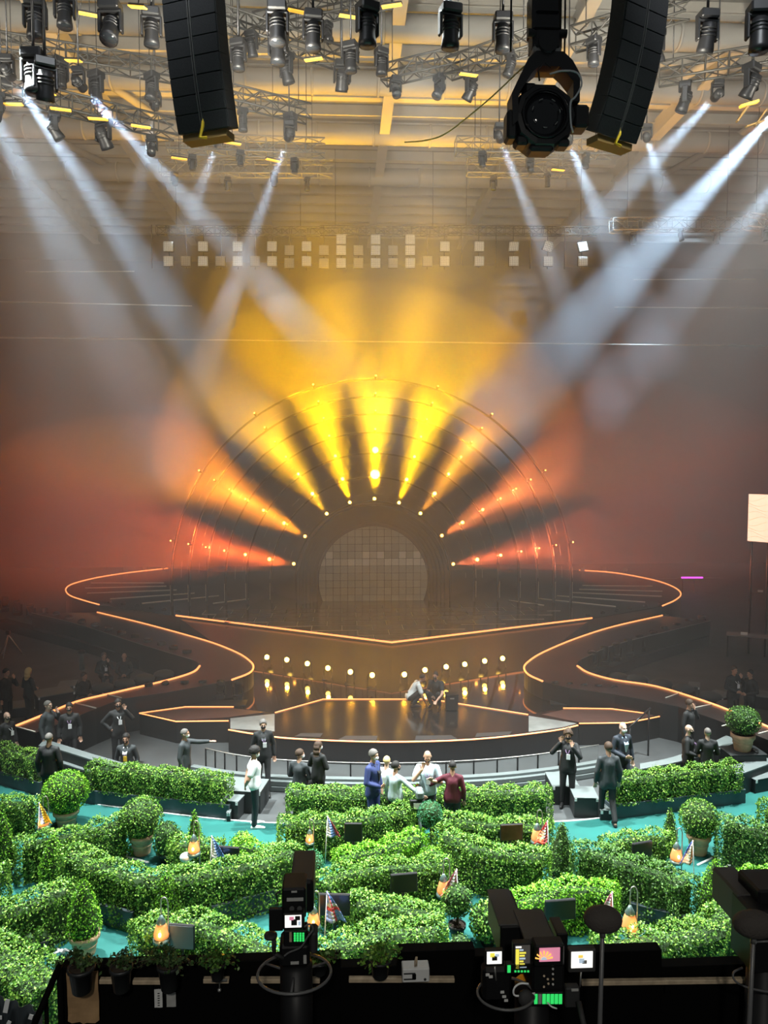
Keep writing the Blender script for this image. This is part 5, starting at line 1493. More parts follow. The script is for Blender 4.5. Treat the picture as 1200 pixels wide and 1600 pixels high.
# people on the carpet and before the stage
person(397, 1166, 'man in a white t-shirt and white sneakers, hands behind his back on the teal carpet', face=98, arms=('back', 'back'), top='tee_white', topkind='tee', legs='denim_dark', shoes='shoe_white', hair='hair_black', hairstyle='curly', mask='mask_white', head=(0, 12), skin='skin_b')
person(411, 1123, 'man in a black suit with lanyard and white badge stepping by the stage front', face=10, pose='step', badge='badge_white', shirt='suit_grey', mask='mask_black', hair='hair_grey', hairstyle='short')
person(288, 1138, 'man in a grey suit pointing with a straight arm', H=1.70, face=80, arms=('point', 'down'), top='suit_grey', hair='hair_grey', hairstyle='crop', mask='mask_white', head=(10, 0))
person(468, 1170, 'dark haired man in a black jacket sitting beside the long haired woman', face=155, pose='sit', top='suit_grey', hair='hair_brown', mask='mask_white', H=1.76, arms=('clasp', 'clasp'), head=(-50, 0))
person(497, 1158, 'woman with very long brown hair in a black jacket', face=150, H=1.58, female=True, hair='hair_brown', hairstyle='long', mask='mask_white', arms=('clasp', 'clasp'), head=(-30, 0))
person(583, 1170, 'man in a bright blue suit and white mask', face=55, H=1.80, top='suit_blue', legs='suit_blue', mask='mask_white', hair='hair_grey', hairstyle='short', shirt='suit_black', arms=('down', 'clasp'), skin='skin_a')
person(604, 1181, 'fair shaven person in a white shirt half hidden behind the blue suit', face=150, pose='sit', H=1.70, top='tee_white', topkind='tee', legs='denim_dark', hair='hair_blond', hairstyle='crop', skin='skin_c', fine=False)
person(618, 1189, 'dark haired man in a grey and black sweater reaching towards the others', face=140, H=1.62, top='tee_grey', topkind='long', legs='suit_black', hair='hair_black', hairstyle='short', arms=('down', 'side'), mask='mask_black', head=(-40, 0))
person(668, 1172, 'bald man in a pale blue t-shirt looking at his phone', face=-8, H=1.82, top='tee_pale', topkind='tee', legs='denim_dark', hairstyle='bald', beard=True, hair='hair_black', arms=('phone', 'face'), badge='badge_white', head=(0, 22))
person(707, 1188, 'man in a maroon sweater seen from the back, one arm stretched out', face=172, H=1.68, top='maroon', topkind='long', legs='denim_dark', hair='hair_black', hairstyle='crop', arms=('side', 'down'), mask='mask_white', skin='skin_b')
person(888, 1139, 'man in black with both hands raised to his face', face=-20, H=1.78, hair='hair_brown', hairstyle='curly', arms=('face', 'ear'), mask='mask_black', badge='badge_white')
person(951, 1159, 'man in a dark suit walking away towards the stage', face=178, H=1.78, top='suit_grey', hair='hair_brown', pose='step')
person(973, 1128, 'bald man in a navy suit with an open pale blue shirt and white mask', face=15, H=1.80, top='suit_navy', legs='suit_navy', hairstyle='bald', mask='mask_white', shirt='shirt_blue', pose='step', arms=('down', 'clasp'), skin='skin_c')
person(1076, 1132, 'bald man in a black suit and black mask, hands together', face=60, H=1.66, hairstyle='bald', mask='mask_black', arms=('clasp', 'clasp'), badge='badge_white', skin='skin_c')
person(1106, 1137, 'grey haired man in black seen from the back beside a bald man', face=170, H=1.64, hair='hair_grey', hairstyle='crop', mask='mask_white', skin='skin_c', arms=('clasp', 'clasp'))
person(1077, 1092, 'dark dressed man on the phone in the shade below the catwalk', face=40, H=1.76, hair='hair_brown', arms=('ear', 'down'), fine=False)
person(74, 1094, 'man in a grey suit turned sideways with a hand at his mouth', face=75, H=1.80, top='suit_grey', hair='hair_grey', hairstyle='crop', arms=('face', 'down'), skin='skin_c')
person(108, 1097, 'man in a dark suit and black mask with a hanging white badge', face=15, H=1.76, hair='hair_black', mask='mask_black', badge='badge_white', arms=('down', 'down'), pose='step')
person(184, 1091, 'dark dressed man with a lanyard holding a phone to his ear', face=25, H=1.78, hair='hair_black', arms=('ear', 'hips'), badge='badge_plain', mask='mask_black')
person(197, 1145, 'bearded man in a dark jacket with a yellow badge, seated', face=0, pose='sit', H=1.76, top='suit_grey', hair='hair_black', hairstyle='short', beard=True, badge='badge_yellow', shirt='tee_white')
person(76, 1145, 'man with shaven head in a black suit seen from the back', face=178, H=1.78, hair='hair_grey', hairstyle='crop', skin='skin_b')
person(10, 1112, 'bald man in a black jacket with a white lanyard walking along the hedge', face=60, H=1.62, hairstyle='bald', badge='badge_plain', mask='mask_black', skin='skin_c')
person(44, 1043, 'woman with straight blond hair in black', face=150, H=1.68, female=True, hair='hair_blond', hairstyle='long', arms=('clasp', 'clasp'), fine=False, badge='badge_plain')
person(9, 1044, 'dark haired man in black drinking from a cup', face=70, H=1.74, hair='hair_black', arms=('face', 'down'), fine=False)
person(1147, 1040, 'man in black with a white badge standing in the dim pit', face=10, H=1.78, hair='hair_brown', arms=('face', 'clasp'), badge='badge_plain', fine=False)
person(1173, 1046, 'person in black turned towards the man in the dim pit', face=-70, H=1.72, hair='hair_black', arms=('clasp', 'clasp'), fine=False)
person(162, 1019, 'white haired man sitting in a grey jacket by the catwalk', face=30, H=1.76, pose='sit', top='suit_grey', hair='hair_grey', hairstyle='short', arms=('face', 'clasp'), badge='badge_plain', fine=False, skin='skin_c')
person(194, 1020, 'bald man sitting in a grey suit by the catwalk', face=10, H=1.76, pose='sit', top='suit_grey', hairstyle='bald', arms=('clasp', 'clasp'), fine=False)
person(131, 1050, 'small dark figure crouched beside the light cases', face=60, H=1.70, pose='sit', hair='hair_brown', arms=('clasp', 'clasp'), fine=False)
person(648, 1062, 'worker in a white shirt kneeling and bending over the platform', pos=(*xy(G(640, 1104, ZF)), 0), zf=ZF+0.014, face=95, H=1.72, pose='crouch', lean=34, top='tee_white', topkind='tee', legs='suit_black', hair='hair_black', hairstyle='crop', arms=('reach', 'reach'), skin='skin_b', fine=True)
person(682, 1060, 'worker in a black t-shirt and mask crouching beside the dark case', pos=(*xy(G(682, 1105, ZF)), 0), zf=ZF+0.014, face=-25, H=1.74, pose='crouch', top='suit_black', topkind='tee', hair='hair_black', hairstyle='short', mask='mask_black', arms=('reach', 'clasp'), fine=True, lean=8)
# ================================================================ STAGE EDGES: foot lights, floor lights, cases, side screen
mat('foot_lens', (1, .8, .3), 0.3, emit=(1.0, 0.60, 0.08), estr=22)
fl_n = 0
for i, (px, py) in enumerate(FOOT):
    p = G(px, py, 0.86)
    s = 1 if px < 610 else -1
    d = Vector((s*0.10, -1.0, 0.30)).normalized()
    lab = 'round amber foot light burning on the sloping stage front'
    t = thing('foot_light', lab, 'stage light', (p.x, p.y, ZP), group='amber foot lights on the stage front')
    h = p.z-ZP
    MB().lathe([(0.02, -0.10), (0.09, -0.08), (0.115, 0.05), (0.125, 0.09), (0.105, 0.09)], 12, (0, 0, h), d.to_track_quat('Z', 'Y').to_matrix()).build('housing', 'black', t)
    MB().ball(Vector((0, 0, h))+d*0.07, 0.085, 10, 8).build('lens', 'foot_lens', t)
    MB().tube((-0.13, 0, 0.0), (-0.13, 0, h), 0.018, n=6).build('bracket', 'dark_metal', t)
    MB().tube((0.13, 0, 0.0), (0.13, 0, h), 0.018, n=6).build('bracket', 'dark_metal', t)
    MB().box((0, 0, 0.02), (0.34, 0.2, 0.04)).build('foot_plate', 'dark_metal', t)
    add_light('foot_spot', 'SPOT', p+d*0.30, p+d*4, 230, (1.0, 0.42, 0.02), 0.06, 120, 0.9)
    add_light('foot_spot', 'SPOT', p+Vector((0, -0.18, 0.12)), p+Vector((s*0.8, 0.6, 1.6)), 520, (1.0, 0.40, 0.02), 0.05, 60, 0.8)
# upright dark floor lights in rows
def floor_head():
    t = thing('floor_light', 'row light', 'stage light')
    MB().bbox((0, 0, 0.09), (0.36, 0.32, 0.18), 0.03).build('base', 'black', t)
    y = MB()
    for s in (-1, 1): y.bbox((s*0.20, 0, 0.36), (0.05, 0.14, 0.42), 0.02)
    y.bbox((0, 0, 0.20), (0.42, 0.16, 0.06), 0.02).build('yoke', 'black', t)
    hd = MB().lathe([(0.05, -0.26), (0.13, -0.24), (0.15, -0.08), (0.155, 0.10), (0.175, 0.20), (0.175, 0.27), (0.15, 0.27)], 12).build('head', 'black', t)
    hd.location = (0, 0, 0.48)
    MB().lathe([(0.0, 0.265), (0.15, 0.268), (0.15, 0.272), (0.0, 0.274)], 12, caps=False).build('lens', 'lens_dark', hd)
    return t
fh = floor_head(); fh_used = [False]
def place_fh(p, label, group, rz=0.0, tilt=20, s=1.0):
    o = fh if not fh_used[0] else dup(fh, p)
    fh_used[0] = True
    o.location = p; o.rotation_euler = (0, 0, rz); o.scale = (s, s, s); o['label'] = label; o['group'] = group
    for c in o.children:
        if c.name.startswith('head'): c.rotation_euler = (R(tilt), 0, rnd.uniform(-.6, .6))
def row(a, b, n, z, label, group, s=1.0, curve=0.0):
    for i in range(n):
        f = i/(n-1); px = a[0]+(b[0]-a[0])*f; py = a[1]+(b[1]-a[1])*f+curve*math.sin(f*PI)
        p = G(px, py, z); p.z = z
        place_fh(p, label, group, rnd.uniform(-.5, .5), rnd.uniform(-35, 35), s)
row((8, 955), (292, 1046), 15, 0.40, 'dark floor light in the row beside the long white edged catwalk', 'floor lights behind the catwalk', 0.95)
row((925, 1046), (1095, 985), 10, 0.40, 'dark floor light in the row along the shaded inner catwalk side', 'floor lights along the shaded catwalk', 0.9)
row((205, 1100), (372, 1093), 7, 0.50, 'dark floor light standing behind the pointed platform wing near the pointing man', 'floor lights behind the platform wing', 0.75, -5)
row((868, 1092), (958, 1098), 5, 0.50, 'dark floor light standing behind the brown platform wing under the catwalk', 'floor lights behind the brown wing', 0.7)
row((172, 954), (300, 972), 7, 0.95, 'dark floor light close under the main stage wing', 'floor lights under the stage wing', 0.6)
row((918, 975), (1030, 957), 6, 0.95, 'dark floor light tucked under the other stage wing by the pale desks', 'floor lights under the far stage wing', 0.6)
for pts, z, lab in (([(0, 968), (150, 1006), (292, 1050)], 0.38, 'black kerb carrying the floor lights beside the long catwalk'), ([(920, 1050), (1000, 1022), (1100, 992)], 0.38, 'black kerb carrying the floor lights on the shaded side'),
                    ([(195, 1104), (285, 1099), (385, 1098)], 0.48, 'black kerb behind the pointed platform wing'), ([(860, 1096), (910, 1098), (968, 1102)], 0.48, 'black kerb behind the brown platform wing'),
                    ([(165, 957), (235, 966), (310, 978)], 0.93, 'black shelf under the stage wing with small lights'), ([(910, 980), (975, 970), (1040, 960)], 0.93, 'black shelf under the far stage wing with small lights')):
    q = [G(a, b, z) for a, b in pts]
    t = thing('light_kerb', lab, 'kerb', (0, 0, 0))
    for i in range(len(q)-1):
        d = q[i+1]-q[i]; c = (q[i]+q[i+1])/2
        MB().bbox((c.x, c.y+0.05, z/2), (d.length, 0.55, z), 0.01, (0, 0, math.atan2(d.y, d.x))).build('kerb_block', 'black_matte', t)
# covered lights like dark cushions beside the orange edge
mat('cover_grey', (0.05, 0.058, 0.062), 0.6)
first = None
for px, py, lab in ((160, 1068, 'a'), (194, 1062, 'a'), (226, 1054, 'a'), (256, 1048, 'a'), (965, 1052, 'b'), (996, 1055, 'b'), (1034, 1062, 'b'), (1068, 1070, 'b'), (1110, 1082, 'c'), (1136, 1096, 'c')):
    p = G(px, py, 0.55); lb = {'a': 'dark hooded floor light beside the seated men', 'b': 'grey hooded floor light in the row under the shaded catwalk', 'c': 'dark hooded case by the two people in the dim pit'}[lab]
    gp = {'a': 'hooded lights by the seated men', 'b': 'hooded lights under the catwalk', 'c': 'hooded cases in the pit'}[lab]
    if first is None:
        first = thing('hooded_light', lb, 'stage light', (p.x, p.y, 0.0), group=gp)
        MB().bbox((0, 0, 0.2), (0.62, 0.5, 0.40), 0.04).build('body', 'black_matte', first)
        MB().ball((0, 0, 0.42), (0.36, 0.30, 0.16), 14, 8).build('hood', 'cover_grey', first)
    else: dup(first, (p.x, p.y, 0.0), rnd.uniform(-.3, .3), lb, gp)
# pale platforms in the pits
for a, b, d_, h, lab in (((60, 1112), (118, 1102), 0.9, 0.45, 'grey topped platform beside the blond woman'), ((0, 1125), (55, 1118), 0.8, 0.3, 'grey topped platform in front of the blond woman'), ((90, 1094), (118, 1092), 0.7, 0.45, 'small grey topped platform beside the crouched figure'),
                         ((1100, 1100), (1130, 1108), 0.7, 0.35, 'grey topped platform before the man with the white badge in the pit'), ((1168, 1105), (1215, 1112), 0.8, 0.4, 'grey topped platform behind the lone potted shrub'), ((1075, 1088), (1093, 1090), 0.6, 0.35, 'small grey topped platform at the bend of the catwalk')):
    block(a, b, d_, h, lab, 'pit_platform')
# case beside the crouching workers, bollard, tripod, handrails
p = G(706, 1110, ZF)
t = thing('equipment_case', 'black equipment case beside the crouching workers', 'case', (p.x, p.y, ZF+0.002))
MB().bbox((0, 0.1, 0.23), (0.36, 0.3, 0.45), 0.02).build('body', 'black', t); MB().bbox((0, 0.1, 0.46), (0.38, 0.32, 0.03), 0.01).build('lid', 'black_gloss', t)
MB().box((0, -0.06, 0.36), (0.12, 0.02, 0.03)).build('latch', 'steel', t)
p = G(128, 1046, 0)
t = thing('bollard', 'grey round bollard in the dark pit', 'bollard', (p.x, p.y, 0))
MB().lathe([(0.09, 0), (0.09, 0.62), (0.085, 0.63)], 14).build('post', 'riser_grey', t); MB().lathe([(0.13, 0.62), (0.14, 0.64), (0.14, 0.70), (0.06, 0.74)], 14).build('cap', 'black', t)
p = G(14, 1024, 0)
t = thing('tripod', 'pale metal tripod standing in the dark pit', 'tripod', (p.x, p.y, 0))
for k in range(3): MB().tube((0.5*math.cos(k*2.09+.5), 0.5*math.sin(k*2.09+.5), 0), (0, 0, 0.85), 0.02, n=6).build('leg', 'steel', t)
MB().bbox((0, 0, 0.93), (0.16, 0.2, 0.16), 0.02).build('head', 'black', t)
p = G(983, 1193, 0)
t = thing('handrail', 'dark sloping handrail behind the bald man in navy', 'handrail', (p.x, p.y, 0))
MB().tube((0, 0, 0), (0, 0, 0.95), 0.025, n=6).build('post', 'dark_metal', t); MB().tube((0.7, 0.5, 0), (0.7, 0.5, 1.25), 0.025, n=6).build('post', 'dark_metal', t); MB().tube((-0.05, -0.03, 0.93), (0.75, 0.54, 1.27), 0.025, n=6).build('rail', 'dark_metal', t)
# bright side screen
mat('side_picture', (0.8, 0.76, 0.66), 0.5, emit=(1.0, 0.88, 0.66), estr=0.85)
mat('side_line', (0.5, 0.42, 0.3), 0.6, emit=(0.8, 0.62, 0.4), estr=0.35)
SY = 30.0
a0, a1 = at(1168, 845, SY), at(1197, 842, SY-0.6); b0 = at(1168, 772, SY)
ss = thing('side_screen', 'bright cream side screen with flowing contour lines', 'screen', (a0.x, a0.y, 0))
W = math.hypot(a1.x-a0.x, a1.y-a0.y)+0.12; Hh = b0.z-a0.z; ang = math.atan2(a1.y-a0.y, a1.x-a0.x)
Rz = Matrix.Rotation(ang, 3, 'Z')
MB().box(Rz @ V((W/2, 0.06, 0))+V((0, 0, a0.z+Hh/2)), (W+0.04, 0.1, Hh+0.04), Rz).build('casing', 'black', ss)
MB().box(Rz @ V((W/2, 0, 0))+V((0, 0, a0.z+Hh/2)), (W, 0.02, Hh), Rz).build('picture', 'side_picture', ss)
ln = MB()
for k in range(9):
    pts = [Rz @ V((W*f, -0.014, 0))+V((0, 0, a0.z+Hh*(0.06+k*0.105+0.05*math.sin(f*4+k*1.3)))) for f in [q/8 for q in range(9)]]
    ln.path(pts, 0.008, 4)
tag(ln.build('contour_lines', 'side_line', ss), kind='stuff')
for x in (0.1, W-0.1): MB().tube(Rz @ V((x, 0.15, 0)), Rz @ V((x, 0.15, 0))+V((0, 0, a0.z+Hh)), 0.04, n=8).build('mast', 'dark_metal', ss)
# control desks with pale tops under the side screen
for (xa, ya), (xb, yb), lab in (((1135, 992), (1205, 998), 'control desk with small white items on its pale top'), ((1172, 925), (1210, 928), 'narrow pale topped desk below the side screen')):
    A_, B_ = G(xa, ya, 0.9), G(xb, yb, 0.9); d = B_-A_
    t = thing('control_desk', lab, 'desk', (A_.x, A_.y, 0), math.atan2(d.y, d.x))
    MB().bbox((d.length/2, 0.35, 0.88), (d.length, 0.7, 0.04), 0.01).build('top', 'riser_grey', t)
    for x in (0.05, d.length-0.05): MB().bbox((x, 0.35, 0.43), (0.05, 0.6, 0.86), 0.01).build('side_panel', 'black', t)
    MB().bbox((d.length*0.4, 0.3, 0.95), (0.25, 0.12, 0.10), 0.01).build('control_box', 'pale_stone', t)
p, q = G(1065, 903, 0.9), G(1098, 903, 0.9)
t = thing('magenta_bar', 'short magenta light bar glowing at the far side', 'light bar', (p.x, p.y, 0))
mat('magenta', (0.8, 0.1, 0.8), 0.4, emit=(0.9, 0.08, 1.0), estr=2.0)
MB().tube((0, 0, 0.92), (q.x-p.x, q.y-p.y, 0.92), 0.05, n=8).build('tube', 'magenta', t)
MB().tube((-1.4, 0.2, 0.86), (2.6, 0.2, 0.86), 0.02, n=5).build('rail', 'steel', t)
for x in (0.1, 0.8): MB().tube((x, 0.1, 0), (x, 0.1, 0.92), 0.03, n=6).build('stand', 'dark_metal', t)
# reflectors on the stage rim
first = None
for px, py in ((196, 892), (226, 888), (255, 887), (910, 892), (944, 890), (977, 892)):
    p = G(px, py+3, ZM)
    if first is None:
        first = thing('rim_reflector', 'small pale square reflector on the far stage rim', 'reflector', (p.x, p.y, ZM), group='reflectors on the stage rim')
        MB().bbox((0, 0, 0.2), (0.26, 0.06, 0.26), 0.02).build('plate', 'cover_pale' if 'cover_pale' in MATS else 'acrylic', first)
        MB().tube((0, 0, 0), (0, 0, 0.1), 0.03, n=6).build('stem', 'dark_metal', first)
    else: dup(first, (p.x, p.y, ZM))
# small camera on a stand between the group and the ball tree
p = G(656, 1322, 0.03)
t = thing('camera_stand', 'small grey camera with monitor on a stand behind the ball tree', 'camera', (p.x, p.y, 0.03))
MB().tube((0, 0, 0), (0, 0, 0.72), 0.035, n=8).build('column', 'riser_grey', t)
MB().bbox((-0.05, 0, 0.85), (0.30, 0.06, 0.22), 0.015).build('monitor', 'black', t); MB().box((-0.03, -0.034, 0.84), (0.2, 0.006, 0.12)).build('monitor_picture', 'pale_stone', t)
MB().bbox((0, 0.1, 1.05), (0.16, 0.3, 0.16), 0.03).build('camera_body', 'riser_grey', t); MB().tube((0, 0.22, 1.05), (0, 0.42, 1.05), 0.06, n=10).build('lens', 'black', t)
for k in range(3): MB().tube((0.3*math.cos(k*2.09), 0.3*math.sin(k*2.09), 0.02), (0, 0, 0.25), 0.02, n=6).build('leg', 'black', t)
# ================================================================ CAMERA PLATFORM IN THE FOREGROUND
FY = 5.3
mat('counter_black', (0.002, 0.002, 0.002), 0.8, spec=0.08)
mat('pine', (0.42, 0.33, 0.22), 0.7, var=0.25, vscale=18)
mat('kraft', (0.34, 0.21, 0.10), 0.8, var=0.2, vscale=9)
mat('paper_white', (0.62, 0.62, 0.60), 0.7)
mat('paper_grey', (0.36, 0.36, 0.34), 0.7)
mat('cam_black', (0.007, 0.007, 0.0075), 0.45, spec=0.25)
mat('cam_top', (0.030, 0.029, 0.028), 0.55)
mat('cam_rubber', (0.02, 0.02, 0.02), 0.7)
mat('cloth_brown', (0.050, 0.043, 0.037), 0.9, bump=0.4, vscale=60)
mat('scr_white', (0.9, 0.9, 0.9), 0.4, emit=(1.0, 0.97, 0.90), estr=1.0)
mat('scr_dark', (0.02, 0.02, 0.02), 0.3, emit=(0.10, 0.09, 0.08), estr=0.5)
mat('scr_pink', (0.6, 0.3, 0.4), 0.4, emit=(0.62, 0.20, 0.30), estr=0.9)
mat('scr_yellow', (0.8, 0.7, 0.1), 0.4, emit=(0.85, 0.75, 0.08), estr=0.9)
mat('scr_orange', (0.8, 0.5, 0.1), 0.4, emit=(1.0, 0.55, 0.10), estr=1.0)
mat('scr_blue', (0.4, 0.5, 0.6), 0.4, emit=(0.45, 0.55, 0.65), estr=0.8)
mat('key_green', (0.05, 0.6, 0.15), 0.4, emit=(0.03, 0.75, 0.14), estr=0.8)
mat('wheel', (0.10, 0.10, 0.10), 0.35)
def fx(px, py=1540, Y=FY): return at(px, py, Y).x
def fz(py, px=600, Y=FY): return at(px, py, Y).z
cw = thing('camera_counter', 'long black counter wall of the camera platform', 'counter', (0, 0, 0))
for x0, x1, yt in ((94, 532, 1506), (532, 622, 1512), (622, 742, 1487), (742, 1034, 1491), (1034, 1290, 1508)):
    a, b = fx(x0), fx(x1); zt = fz(yt, (x0+x1)/2)
    MB().bbox(((a+b)/2, FY+0.06, zt/2), (b-a+0.001, 0.1, zt), 0.003).build('counter_panel', 'counter_black', cw)
MB().box((fx(690), FY-0.22, fz(1600)-0.25), (fx(1290)-fx(94), 0.46, 0.03)).build('inner_shelf', 'counter_black', cw)
pd = thing('camera_platform', 'black raised deck the television cameras stand on', 'platform', (0, 0, 0))
MB().bbox((fx(690), 3.6, 1.45), (fx(1290)-fx(94)+1.0, 2.9, 2.9), 0.01).build('deck', 'counter_black', pd)
# wooden rail in pieces
for x0, x1, yy, lab in ((156, 180, 1532, 'short piece of pine rail beside the paper bag'), (208, 258, 1533, 'pine rail piece between two pots'), (318, 358, 1531, 'short pine rail piece with a small metal clamp'), (392, 500, 1531, 'pine rail piece below the camera with the steering ring'), (545, 710, 1530, 'long pine rail under the white box'), (908, 1182, 1535, 'long pine rail behind the covered microphones')):
    a, b = at(x0, yy, FY-0.03), at(x1, yy-(4 if x0 > 900 else 0), FY-0.03)
    t = thing('wooden_rail', lab, 'rail', a)
    MB().bbox((b-a)*0.5, ((b-a).length, 0.04, 0.032), 0.004, (0, -math.atan2(b.z-a.z, b.x-a.x), 0)).build('board', 'pine', t)
    MB().box((b-a)*0.5+V((0, 0.015, -0.05)), (0.05, 0.02, 0.08)).build('bracket', 'counter_black', t)
# pots with drooping plants
def rail_pot(px, pyb, wpx, hpx, label, nl=90, spread=1.0, m='leaf_dull'):
    b = at(px, pyb, FY-0.12); k = 1/ppm(b); r = wpx*k/2; h = hpx*k
    t = thing('hanging_pot', label, 'potted plant', b, group='black pots on the platform rail')
    MB().lathe([(r*0.62, 0), (r*0.72, 0.01), (r*0.94, h*0.86), (r*1.06, h*0.87), (r*1.06, h), (r*0.92, h), (r*0.9, h*0.9)], 18).build('pot', 'pot_black', t)
    MB().lathe([(0, h*0.9), (r*0.9, h*0.9), (r*0.9, h*0.93), (0, h*0.95)], 14, caps=False).build('soil', 'soil', t)
    MB().tube((0, r*0.7, h*0.8), (0, 0.13, h*0.8), 0.008, n=6).build('hook', 'dark_metal', t)
    st = MB(); P = []; N_ = []
    for i in range(14):
        a = nrng.uniform(0, 2*PI); l = nrng.uniform(0.5, 1.2)*r*1.6*spread
        e = V((math.cos(a)*l, math.sin(a)*l*0.7, h+nrng.uniform(0.1, 0.9)*r*1.1))
        mid = V((math.cos(a)*l*0.45, math.sin(a)*l*0.3, h+r*0.7))
        pts = smooth_poly([V((0, 0, h*0.9)), mid, e], 4); st.path(pts, 0.0025, 4)
        for q in pts[1:]:
            for _ in range(max(1, nl//80)):
                P.append(tuple(q+V(nrng.normal(scale=0.014, size=3)))); N_.append((math.cos(a)*0.5, math.sin(a)*0.5, 0.7))
    st.build('stems', 'twig', t)
    leaves(np.array(P), np.array(N_), 0.030, m, 'foliage', t, 1.4)
rail_pot(128, 1550, 40, 42, 'black pot with a withered bush hanging in front of the brown paper', 240)
rail_pot(190, 1548, 34, 40, 'black pot with sparse leaves hanging between two pots', 160)
rail_pot(265, 1546, 36, 42, 'black pot with trailing dry leaves above two white papers', 320, 1.5)
rail_pot(594, 1526, 34, 30, 'black square looking pot with spilling greens beside the white box', 320, 1.4, 'leaf_box')
rail_pot(340, 1530, 26, 26, 'small black pot with drooping greens beside the metal clamp', 240, 1.5, 'leaf_deep')
rail_pot(500, 1522, 26, 22, 'small black pot with drooping greens beside the camera steering ring', 240, 1.5, 'leaf_deep')
# brown paper, white papers
def sheet(px0, py0, px1, py1, Y, m, label, name, cr=0.012, ragged=0.0, nx=8, nz=8):
    a, b = at(px0, py0, Y), at(px1, py1, Y)
    t = thing(name, label, 'paper', (a.x, a.y, b.z))
    W, H = b.x-a.x, a.z-b.z; g = MB(); vs = []
    for j in range(nz+1):
        for i in range(nx+1):
            u, v = i/nx, j/nz
            vs.append((u*W, cr*math.sin(u*7+v*5)+cr*0.7*math.sin(v*11-u*3), v*H-(ragged*abs(math.sin(u*9.3)) if j == 0 else 0)))
    fs = [(j*(nx+1)+i, j*(nx+1)+i+1, (j+1)*(nx+1)+i+1, (j+1)*(nx+1)+i) for j in range(nz) for i in range(nx)]
    o = g.add(vs, fs).build('sheet', m, t)
    s_ = o.modifiers.new('s', 'SOLIDIFY'); s_.thickness = 0.003
    return t, W, H
t, W, H = sheet(104, 1519, 155, 1594, FY-0.03, 'kraft', 'torn brown kraft paper hanging behind the pot', 'kraft_paper', 0.006, 0.02)
t, W, H = sheet(241, 1546, 254, 1574, FY-0.02, 'paper_white', 'white printed strip taped to the black counter', 'paper_label', 0.001)
mk = MB()
for k in range(6): mk.box((W*0.55, -0.006, H*(0.15+k*0.13)), (W*0.25, 0.002, 0.006))
tag(mk.build('printed_marks', 'pot_black', t), kind='stuff')
sheet(260, 1551, 275, 1573, FY-0.02, 'paper_grey', 'grey blank card taped to the black counter', 'paper_label', 0.001)
# white box with slots
b = at(649, 1528, FY-0.10); k = 1/ppm(b)
t = thing('white_box', 'white plastic socket box with dark slots on the pine rail', 'box', b)
MB().bbox((0, 0, 11*k), (42*k, 0.10, 22*k), 0.006).build('body', 'paper_white', t)
sl = MB().box((-10*k, -0.051, 15*k), (18*k, 0.004, 2*k)).box((-10*k, -0.051, 6*k), (18*k, 0.004, 2*k)).build('slot_lines', 'pot_black', t)
MB().box((-3*k, -0.052, 10*k), (6*k, 0.006, 8*k)).build('socket_hole', 'counter_black', t)
MB().lathe([(0, 0), (2*k, 0), (2*k, 0.004), (0, 0.004)], 10, (14*k, -0.05, 5*k), Matrix.Rotation(R(90), 3, 'X')).build('screw', 'dark_metal', t)
MB().path([(-1*k, -0.02, 21*k), (-1*k, -0.02, 30*k), (1*k, -0.02, 37*k)], 0.006, 6).path([(1.5*k, -0.02, 21*k), (2*k, -0.02, 37*k)], 0.005, 6).build('wooden_pegs', 'pine', t)
MB().box((0, 0.06, -0.012), (30*k, 0.12, 0.02)).build('shelf_bracket', 'counter_black', t)
# metal clamp
b = at(343, 1532, FY-0.06); k = 1/ppm(b)
t = thing('rail_clamp', 'small shiny metal clamp on the rail', 'clamp', b)
MB().tube((0, 0, -12*k), (0, 0, 14*k), 1.2*k, n=6).build('spindle', 'alu', t); MB().tube((-12*k, 0, 0), (12*k, 0, 0), 2.2*k, n=8).build('bar', 'steel', t); MB().ball((0, -0.01, -14*k), 3.2*k, 8, 6).build('knob', 'alu', t)
# stair railing and taped drape
a, b, c = at(94, 1506, FY), at(52, 1604, FY-0.25), at(58, 1640, FY-0.25)
t = thing('stair_railing', 'black sloping stair railing at the end of the counter', 'railing', (0, 0, 0))
MB().tube(a, b, 0.022, n=8).build('hand_rail', 'counter_black', t); MB().tube((a.x-0.005, a.y, a.z+0.01), (a.x, a.y, 2.9), 0.022, n=8).build('post', 'counter_black', t)
MB().tube(at(72, 1560, FY-0.12), V((at(72, 1560, FY-0.12).x, FY-0.12, 2.9)), 0.016, n=8).build('post', 'counter_black', t)
mat('drape', (0.010, 0.016, 0.020), 0.85)
a, b = at(-30, 1552, 5.9), at(64, 1580, 5.9)
t = thing('taped_drape', 'black drape with white tape marks', 'drape', (a.x, 5.9, 0))
nx = 24; vs = []
for i in range(nx+1):
    u = i/nx; x = u*(b.x-a.x); y = 0.03*math.sin(u*26); zt = a.z+(b.z-a.z)*u
    vs += [(x, y, zt), (x, y*1.6, zt-1.6)]
o = MB().add(vs, [(2*i, 2*i+1, 2*i+3, 2*i+2) for i in range(nx)], 0, True).build('cloth', 'drape', t)
sl = o.modifiers.new('s', 'SOLIDIFY'); sl.thickness = 0.01
for px, py, w, h, r_ in ((10, 1572, 7, 22, 12), (48, 1589, 6, 8, 20), (0, 1590, 6, 6, 0), (14, 1598, 6, 6, 30)):
    q = at(px, py, 5.84); k = 1/ppm(q)
    MB().box(q-V((a.x, 5.9, 0)), (w*k, 0.004, h*k), (0, R(r_), 0)).build('tape_mark', 'edge_white', t)
MB().tube((0, 0, 0), (0, 0, a.z), 0.02, n=6).build('stand_pole', 'dark_metal', t)

